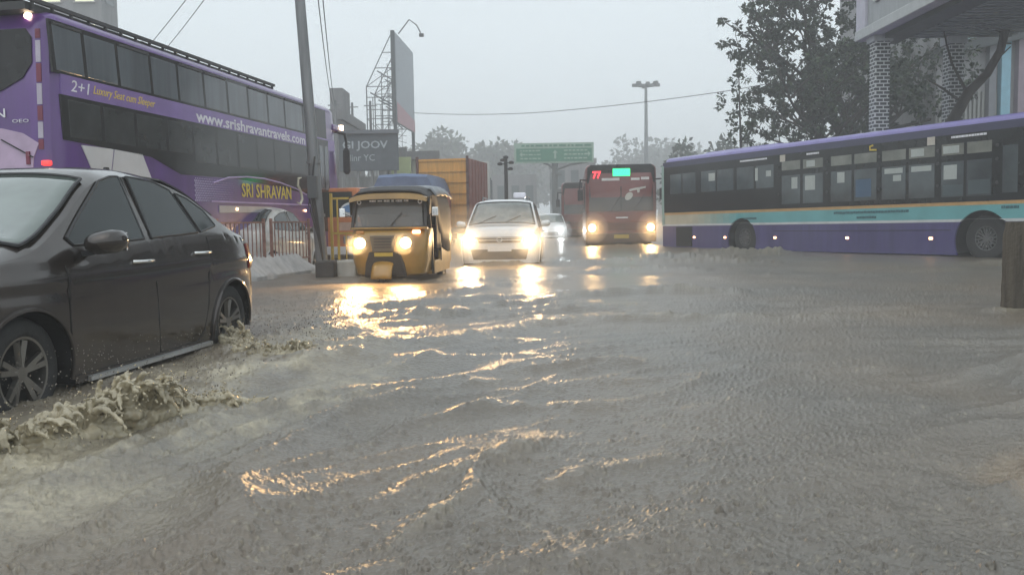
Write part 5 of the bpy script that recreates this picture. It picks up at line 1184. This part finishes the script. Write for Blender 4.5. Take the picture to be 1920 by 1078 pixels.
def short_lamp():
    r = thing('lamp_post', 'short dark lamp post with a cluster of heads above the white SUV', 'street light', (-.17, 36.5, -.25))
    MB().tube([(0, 0, 0), (0, 0, 3.7)], [.09, .07], 8).build('shaft', BLK, r, smooth=60)
    for dx, dz in ((-.24, 3.45), (.22, 3.5), (0, 3.72), (.18, 3.25), (-.12, 3.6)):
        m = MB(); m.bar((0, 0, dz), (dx, -.05, dz), .04); m.lathe([(.03, -.06), (.10, -.05), (.11, .03), (.05, .07)], (dx, -.05, dz), 'z', 10); m.build('lamp_head', BLK, r)
short_lamp()
# overhead wires
WM = M('wire', (.03, .03, .03), .6)
def wire(pts, lb, r_=.018, grp=None, sag=.25):
    P = [Vector(p) for p in pts]; m = MB(); q = []
    for a, b in zip(P[:-1], P[1:]):
        for k in range(14): t = k/14; v = a.lerp(b, t); v.z -= sag*4*t*(1-t); q.append(v)
    q.append(P[-1]); o = m.tube(q, r_, 5).build('overhead_wire', WM, None); tag(o, lb, 'wire', grp)
wire([at(775, 212, 60), at(1000, 212, 52), at(1370, 170, 46), at(1900, 60, 36)], 'long overhead wire crossing the open sky above the road sign', .018, sag=.1)
for k, (a, b) in enumerate(((590, 622), (600, 629))): wire([at(a, -60, 17), at(628 if k else 624, 195, 44)], ['overhead wire hanging right of the pole, the left one of the pair', 'overhead wire hanging right of the pole, the right one of the pair'][k], .012, 'wires beside the pole', .5)
for k, (a, b) in enumerate((((250, 120), (372, -30)), ((300, 105), (405, -30)))): wire([at(a[0], a[1], 34), at(b[0], b[1], 24)], ['overhead wire above the coach roof, the left one of the pair', 'overhead wire above the coach roof, the right one of the pair'][k], .012, 'wires above the coach', .05)

# ---------------------------------------------------------------- gateway with brick columns, building on the right
def gateway():
    r = thing('gateway_canopy', 'grey gateway canopy with a lettered fascia and ribbed underside above the right bus', 'gateway', (12.38, 22, -.12))
    FA = M('fascia_grey', (.33, .35, .36), .6, var=.15, streak=True); SO = M('soffit_ribs', (.22, .25, .26), .7, var=.15)
    x0, y0, y1, z = -2.75, -5.5, 2.6, 5.75
    MB().box((x0-.05, (y0+y1)/2, z+.9), (.25, y1-y0, 1.9)).build('fascia', FA, r, bevel=.01)
    MB().box((x0-.12, (y0+y1)/2, z+.08), (.30, y1-y0+.04, .26)).build('fascia_edge', M('fascia_light', (.42, .44, .44), .6), r, bevel=.02)
    MB().box((x0-.10, y1-.30, z+1.0), (.30, .62, 1.75)).build('end_pilaster', M('lilac_white_panel', (.44, .43, .50), .5), r, bevel=.02)
    MB().box((-.85, (y0+y1)/2, z+.35), (3.9, y1-y0-.3, .5)).build('roof_slab', SO, r)
    m = MB()
    for k in range(26): m.box((-.85, y0+.25+k*(y1-y0-.5)/25, z+.05), (3.85, .14, .12))
    m.build('soffit_rib', SO, r)
    MB().box((x0+.45, (y0+y1)/2, z-.02), (.6, y1-y0-.3, .25)).build('edge_beam', M('dark_beam', (.06, .07, .075), .7), r)
    # curved script letters in relief on the fascia
    LM = M('script_letter', (.10, .11, .11), .5); LF = M('script_letter_light', (.50, .53, .50), .5)
    sx = x0-.19
    for k, yy in enumerate((1.3, .1, -1.1, -2.3)):
        for dz, rr_, mt_ in ((0, .055, LM), (.0, .035, LF)):
            pts = [(sx-(.02 if mt_ is LF else 0), yy+.42*math.cos(t)*(1 if k % 2 else .8)+(.05 if mt_ is LF else 0), z+1.05+.42*math.sin(t)*(1 if t < 4 else .7)) for t in np.linspace(.5, 5.9-.4*k % 2, 20)]
            if k % 2: pts = [(sx-(.02 if mt_ is LF else 0), yy+.35, z+1.4)]+pts
            MB().tube(pts, rr_, 6).build('letter', mt_, r, smooth=60)
    BR = bpy.data.materials.new('dark_brick'); BR.use_nodes = True; nt = BR.node_tree; b = nt.nodes['Principled BSDF']; t = nt.nodes.new('ShaderNodeTexCoord'); mp = nt.nodes.new('ShaderNodeMapping'); bk = nt.nodes.new('ShaderNodeTexBrick')
    sp = nt.nodes.new('ShaderNodeSeparateXYZ'); cb = nt.nodes.new('ShaderNodeCombineXYZ'); ad = nt.nodes.new('ShaderNodeMath'); ad.operation = 'ADD'
    nt.links.new(t.outputs['Object'], sp.inputs[0]); nt.links.new(sp.outputs[0], ad.inputs[0]); nt.links.new(sp.outputs[1], ad.inputs[1]); nt.links.new(ad.outputs[0], cb.inputs[0]); nt.links.new(sp.outputs[2], cb.inputs[1])
    bk.inputs['Color1'].default_value = (.045, .05, .052, 1); bk.inputs['Color2'].default_value = (.07, .075, .075, 1); bk.inputs['Mortar'].default_value = (.52, .54, .53, 1); bk.inputs['Scale'].default_value = 1.0
    bk.inputs['Brick Width'].default_value = .20; bk.inputs['Row Height'].default_value = .095; bk.inputs['Mortar Size'].default_value = .015; bk.inputs['Mortar Smooth'].default_value = .1
    nt.links.new(cb.outputs[0], bk.inputs['Vector']); nt.links.new(bk.outputs[0], b.inputs['Base Color']); b.inputs['Roughness'].default_value = .8
    for cx_, cy_, lb in ((9.72-.05, 23.9, 1), (11.85, 24.4, 2)):
        c = MB().box((cx_-12.3, cy_-22, z/2), (.38, .40, z)).build('brick_column', BR, r, bevel=.01)
        MB().box((cx_-12.3, cy_-22, z-.1), (.50, .50, .2)).build('capital', FA, c)
gateway()
def right_building():
    r = thing('roadside_building', 'grey corrugated building with sky blue and mauve pilasters at the right edge', 'building', (22, 39, -.25))
    x0 = -6.0; MB().box((3, 0, 6), (18, 10, 12)).build('wall', M('building_grey', (.27, .27, .28), .7, var=.15, streak=True), r)
    m = MB(); [m.box((x0+.12+k*.16, -5.05, 3.2), (.08, .10, 5.0)) for k in range(14)]; m.build('corrugated_sheet', M('corrugated_grey', (.26, .27, .26), .5, .2, var=.2, streak=True), r)
    for x, w_, mt_ in ((-3.55, .34, M('bright_blue_paint', (.22, .42, .52), .5)), (-2.95, .28, M('mauve_paint', (.26, .21, .25), .5)), (-4.05, .24, M('grey_pilaster', (.17, .18, .20), .5)), (-2.2, .7, M('bright_blue_paint', 0)), (.2, .4, M('mauve_paint', 0))): MB().box((x, -5.15, 5.8), (w_, .3, 11.6)).build('pilaster', mt_, r)
    for x in (-4.7, -1.2, 1.6): 
        wv = MB().box((x, -5.06, 8.4), (1.1 if x > -4 else .7, .16, 1.7)).build('window', M('pale_teal_glass', (.24, .36, .37), .2, coat=.4), r); MB().box((x, -5.15, 7.45), (1.3, .3, .12)).build('sill', PALE, wv)
    for x in (-1.0, 1.6): MB().box((x, -5.06, 4.2), (1.2, .16, 2.0)).build('window', M('pale_teal_glass', 0), r)
    m = MB(); m.prism([(-6.2, 6.9), (6, 9.4), (6, 9.8), (-6.2, 7.3)], -5.6, -5.0); m.build('slanted_ledge', M('dark_beam', 0), r)
right_building()

# ---------------------------------------------------------------- trees
BARK = M('dark_bark', (.045, .04, .035), .9, bump=.6, bscale=14, var=.3); LF1 = M('dark_leaf', (.018, .034, .020), .55, var=.45, scale=.9); LF2 = M('olive_leaf', (.034, .058, .022), .55, var=.45, scale=.9)
def clump(m, c, rad, n, size, rs, flat=.75):
    for _ in range(n):
        d = Vector((rs.gauss(0, 1), rs.gauss(0, 1), rs.gauss(0, 1)*flat)).normalized(); p = Vector(c)+d*rad*rs.uniform(.25, 1)
        ax = (d+Vector((rs.gauss(0, .5), rs.gauss(0, .5), rs.gauss(0, .5)-.3))).normalized(); sd = ax.cross(Vector((rs.gauss(0, 1), rs.gauss(0, 1), rs.gauss(0, 1)))).normalized(); l = size*rs.uniform(.7, 1.25)
        up = ax.cross(sd)*l*.12
        m.add([p, p+ax*l*.45+sd*l*.30+up, p+ax*l, p+ax*l*.45-sd*l*.30+up], [(0, 1, 2, 3)], 0 if rs.random() < .7 else 1)
def big_tree():
    rs = random.Random(21); r = thing('almond_tree', 'large dark tree with round leaf clusters and open gaps behind the right bus', 'tree', (13.3, 35, -.25))
    tips = []; tr = MB()
    def grow(p, d, ln, rad, lev):
        pts = [p]; rr_ = [rad]; q = p; n = 5
        for k in range(n):
            d = (d+Vector((rs.gauss(0, .16), rs.gauss(0, .16), rs.gauss(0, .10)+.02))).normalized(); q = q+d*ln/n; pts.append(q); rr_.append(rad*(1-.45*(k+1)/n))
            if lev >= 2 and k > 0: tips.append((q, lev))
            if q.x < -4.9 and lev > 1: break
        n = len(pts)-1
        tr.tube(pts, rr_, 7 if lev < 2 else 5)
        if lev < 4 and q.x > -4.6:
            for _ in range(4 if lev < 2 else 3):
                t = rs.randint(min(2, n), n); b = pts[t]; a = rs.uniform(0, 6.28)
                dd = (d*.55+Vector((math.cos(a), math.sin(a)*.8, rs.uniform(-.15, .75)))*.85).normalized(); grow(b, dd, ln*rs.uniform(.62, .82), rr_[t]*.66, lev+1)
        else: tips.append((q, 5))
    grow(Vector((0, 0, 0)), Vector((-.05, 0, 1)), 3.6, .26, 0)
    grow(Vector((-.1, 0, 2.6)), Vector((-.75, -.1, .75)), 3.3, .16, 1); grow(Vector((.1, 0, 2.9)), Vector((.6, .1, .9)), 3.3, .16, 1); grow(Vector((0, 0, 3.0)), Vector((-.25, 0, 1)), 4.0, .16, 1); grow(Vector((0, 0, 3.2)), Vector((-.5, 0, 1.0)), 5.2, .15, 1)
    tr.build('trunk', BARK, r, smooth=60)
    m = MB()
    for p, l in tips:
        if p.z < 2.2: continue
        dens = .30 if p.x < -1.5 else .42
        if rs.random() < dens: clump(m, p+Vector((rs.gauss(0, .12), rs.gauss(0, .12), rs.gauss(0, .1))), rs.uniform(.09, .14), rs.randint(22, 32), .19, rs)
    # lower fringe hanging toward the left
    for _ in range(185):
        z_ = rs.uniform(3.4, 10.5); x_ = rs.uniform(-4.3+max(0, z_-7)*.30, .5); clump(m, (x_, rs.uniform(-1, 1), z_), rs.uniform(.09, .15), 28, .18, rs)
    # dense heart of the crown
    for _ in range(80): clump(m, (rs.gauss(.5, 1.4), rs.gauss(0, 1.1), rs.uniform(3.6, 8.5)), rs.uniform(.10, .18), 26, .20, rs)
    m.build('crown', [LF1, LF2], r, fix=False); print('tips', len(tips), len(m.f))
    return r
big_tree()
def bare_tree():
    r = thing('bare_tree', 'dark bare leaning trunk with stub branches in front of the right building', 'tree', (10.6, 23.6, -.25)); K = -10.6
    pts = [Vector((0, 0, 0)), Vector((.05, 0, 1.6)), at(1782, 235, 23.6)-Vector((10.6, 23.6, -.25)), at(1815, 175, 23.6)-Vector((10.6, 23.6, -.25)), at(1850, 140, 23.6)-Vector((10.6, 23.6, -.25)), at(1876, 95, 23.6)-Vector((10.6, 23.6, -.25)), at(1884, 60, 23.6)-Vector((10.6, 23.6, -.25)), at(1878, 20, 23.6)-Vector((10.6, 23.6, -.25)), at(1874, -60, 23.6)-Vector((10.6, 23.6, -.25))]
    MB().tube(pts, [.22, .19, .16, .13, .11, .10, .11, .09, .07], 9).build('trunk', BARK, r, smooth=60)
    for a, b, rr_ in (((1850, 140), (1895, 88), .03), ((1878, 88), (1896, 82), .04), ((1884, 62), (1852, 55), .05), ((1884, 58), (1925, 30), .07), ((1815, 178), (1785, 120), .05), ((1785, 120), (1770, 60), .035), ((1800, 190), (1740, 150), .04)):
        o3 = Vector((10.6, 23.6, -.25)); MB().tube([at(*a, 23.6)-o3, (at(*a, 23.6)+at(*b, 23.6))/2-o3+Vector((0, .05, .05)), at(*b, 23.6)-o3], [rr_, rr_*.75, rr_*.5], 6).build('branch', BARK, r, smooth=60)
    rs = random.Random(8); m = MB()
    for _ in range(70):
        t = rs.random(); c = at(rs.uniform(1670, 1835), rs.uniform(30, 210), 23.6+rs.uniform(1.6, 3.4))-Vector((10.6, 23.6, -.25)); clump(m, c, .16, 13, .15, rs)
    m.build('leaves', [LF1, LF2], r, fix=False)
bare_tree()
def sapling():
    r = thing('sapling', 'slender young tree with a few round leaf clusters left of the big tree', 'tree', (7.95, 31, -.25)); rs = random.Random(4)
    o3 = Vector((7.95, 31, -.25)); top = at(1385, 130, 31)-o3
    MB().tube([(0, 0, 0), (0, 0, 2.5), at(1388, 240, 31)-o3, top], [.06, .05, .035, .015], 7).build('trunk', BARK, r, smooth=60)
    m = MB()
    for px, py in ((1385, 132), (1375, 148), (1400, 150), (1378, 165), (1398, 176), (1352, 182), (1351, 199), (1384, 190), (1404, 200), (1372, 212), (1392, 215), (1368, 228), (1386, 236), (1406, 232), (1374, 246), (1395, 250), (1418, 205), (1370, 262)):
        clump(m, at(px, py, 31+rs.uniform(-.3, .3))-o3, .13, 20, .15, rs)
    m.build('leaves', [LF1, LF2], r, fix=False)
sapling()
def far_tree(name, label, x, y, h, wd, rs, dens=1., grp='hazy trees along the far road', stem=.3):
    r = thing(name, label, 'tree', (x, y, -.25), 0, grp); m = MB(); m.tube([(0, 0, 0), (.1, 0, h*.35), (0, 0, h*.6)], [h*.035, h*.028, h*.012], 7)
    for k in range(4): a = k*1.6+rs.random(); m.tube([(0, 0, h*.35), (wd*.2*math.cos(a), wd*.2*math.sin(a), h*.55), (wd*.38*math.cos(a), wd*.38*math.sin(a), h*.72)], [h*.018, h*.012, h*.006], 5)
    m.build('trunk', BARK, r); m = MB(); lob = [(rs.gauss(0, wd*.22), rs.gauss(0, wd*.22), h*rs.uniform(stem+.15, .86), wd*rs.uniform(.16, .30)) for _ in range(15)]
    for cx_, cy_, cz_, cr_ in lob:
        for _ in range(int(30*dens)):
            d = Vector((rs.gauss(0, 1), rs.gauss(0, 1), rs.gauss(0, 1)*.8)).normalized()*cr_*rs.uniform(.5, 1.08)
            clump(m, (cx_+d.x, cy_+d.y, max(cz_+d.z, h*stem*.6)), wd*.05, 9, wd*.075, rs)
    m.build('crown', [LF1, LF2], r, fix=False)
rs = random.Random(33)
for x, y, h, wd, lb in ((-4.2, 84, 8.9, 7, 'hazy round tree behind the low pale shop, left of the road sign'), (-1.2, 92, 8.6, 6.5, 'hazy tree directly left of the green road sign'), (2.6, 108, 8.6, 8, 'hazy low tree right behind the green road sign'),
    (-9.5, 78, 6.4, 6, 'hazy tree behind the slate hoarding and billboard'), (11.5, 104, 7.2, 6, 'hazy tree just above the roof of the maroon bus'), (14.6, 108, 8.4, 7, 'hazy tree left of the foot of the lighting mast'), (18.6, 112, 10.4, 8, 'hazy tree right of the foot of the lighting mast'),
    (23.2, 112, 8.6, 8, 'hazy tree above the far end of the violet bus roof'), (27.6, 110, 8.9, 8.5, 'hazy tree left of the sapling'), (32, 108, 8.8, 9, 'hazy tree seen through the left part of the big tree'), (38, 104, 9, 10, 'hazy tree seen through the middle of the big tree'), (20.6, 118, 8.9, 8, 'hazy tree between the mast and the far end of the violet bus'), (13.5, 62, 5.9, 5, 'low nearer tree above the middle of the violet bus roof')):
    k_ = 1.85 if y > 70 else 1.3; wd *= 1.15
    far_tree('far_tree', lb, x*k_, y*k_, .7+(h-.7)*k_, wd*k_, rs)
# ================================================================== HAZE: rain-filled air
def volume(name, dens, col, an=0.):
    m = bpy.data.materials.new(name); m.use_nodes = True; nt = m.node_tree; nt.nodes.remove(nt.nodes['Principled BSDF']); v = nt.nodes.new('ShaderNodeVolumePrincipled')
    v.inputs['Density'].default_value = dens; v.inputs['Color'].default_value = (*col, 1); v.inputs['Anisotropy'].default_value = an; nt.links.new(v.outputs[0], nt.nodes['Material Output'].inputs['Volume']); return m
hz = MB().box((0, 142, 12.4), (284, 320, 28.2)).build('haze', volume('rain_haze', .0046, (.97, .985, 1.0)), None); kind(hz, 'stuff', 'grey rain haze that veils the distance')

SPR = volume('glow_mist', .06, (.98, .98, .97), .2)  # mist volumes added so the headlamps glow
def mist(loc, dims, lb, dens=None):
    m = MB(); secs = []
    for i in range(1, 16):
        a = math.pi*i/16; secs.append([(dims[0]*math.sin(a)*math.cos(b), dims[1]*math.sin(a)*math.sin(b), dims[2]*math.cos(a)) for b in np.linspace(0, 2*math.pi, 25)[:-1]])
    m.loft(secs); o = m.build('glow_mist', dens or SPR, None, smooth=60); o.location = loc; kind(o, 'stuff', lb)
mist((-.42, 18.0, .55), (1.6, 1.1, .75), 'lit spray and rain in front of the white SUV')
mist((3.85, 30.6, .8), (2.2, 1.0, 1.1), 'lit spray and rain in front of the maroon bus', volume('thin_glow_mist', .05, (.98, .98, .97), .2))
HALO = volume('halo_mist', .26, (.98, .98, .97), .1)  # dense mist balls added to make the halos round the headlamps
bpy.context.view_layer.update()
for o in [o for o in bpy.data.objects if o.type == 'LIGHT' and o.name.startswith('headlamp_light')]:
    p = o.matrix_world.translation; q = .19 if p.y < 16 else (.42 if p.y < 25 else .55)
    if p.y < 60: mist((p.x, p.y-q*.5, p.z), (q, q*.8, q), 'ball of mist added around a headlamp for its glowing halo', HALO)
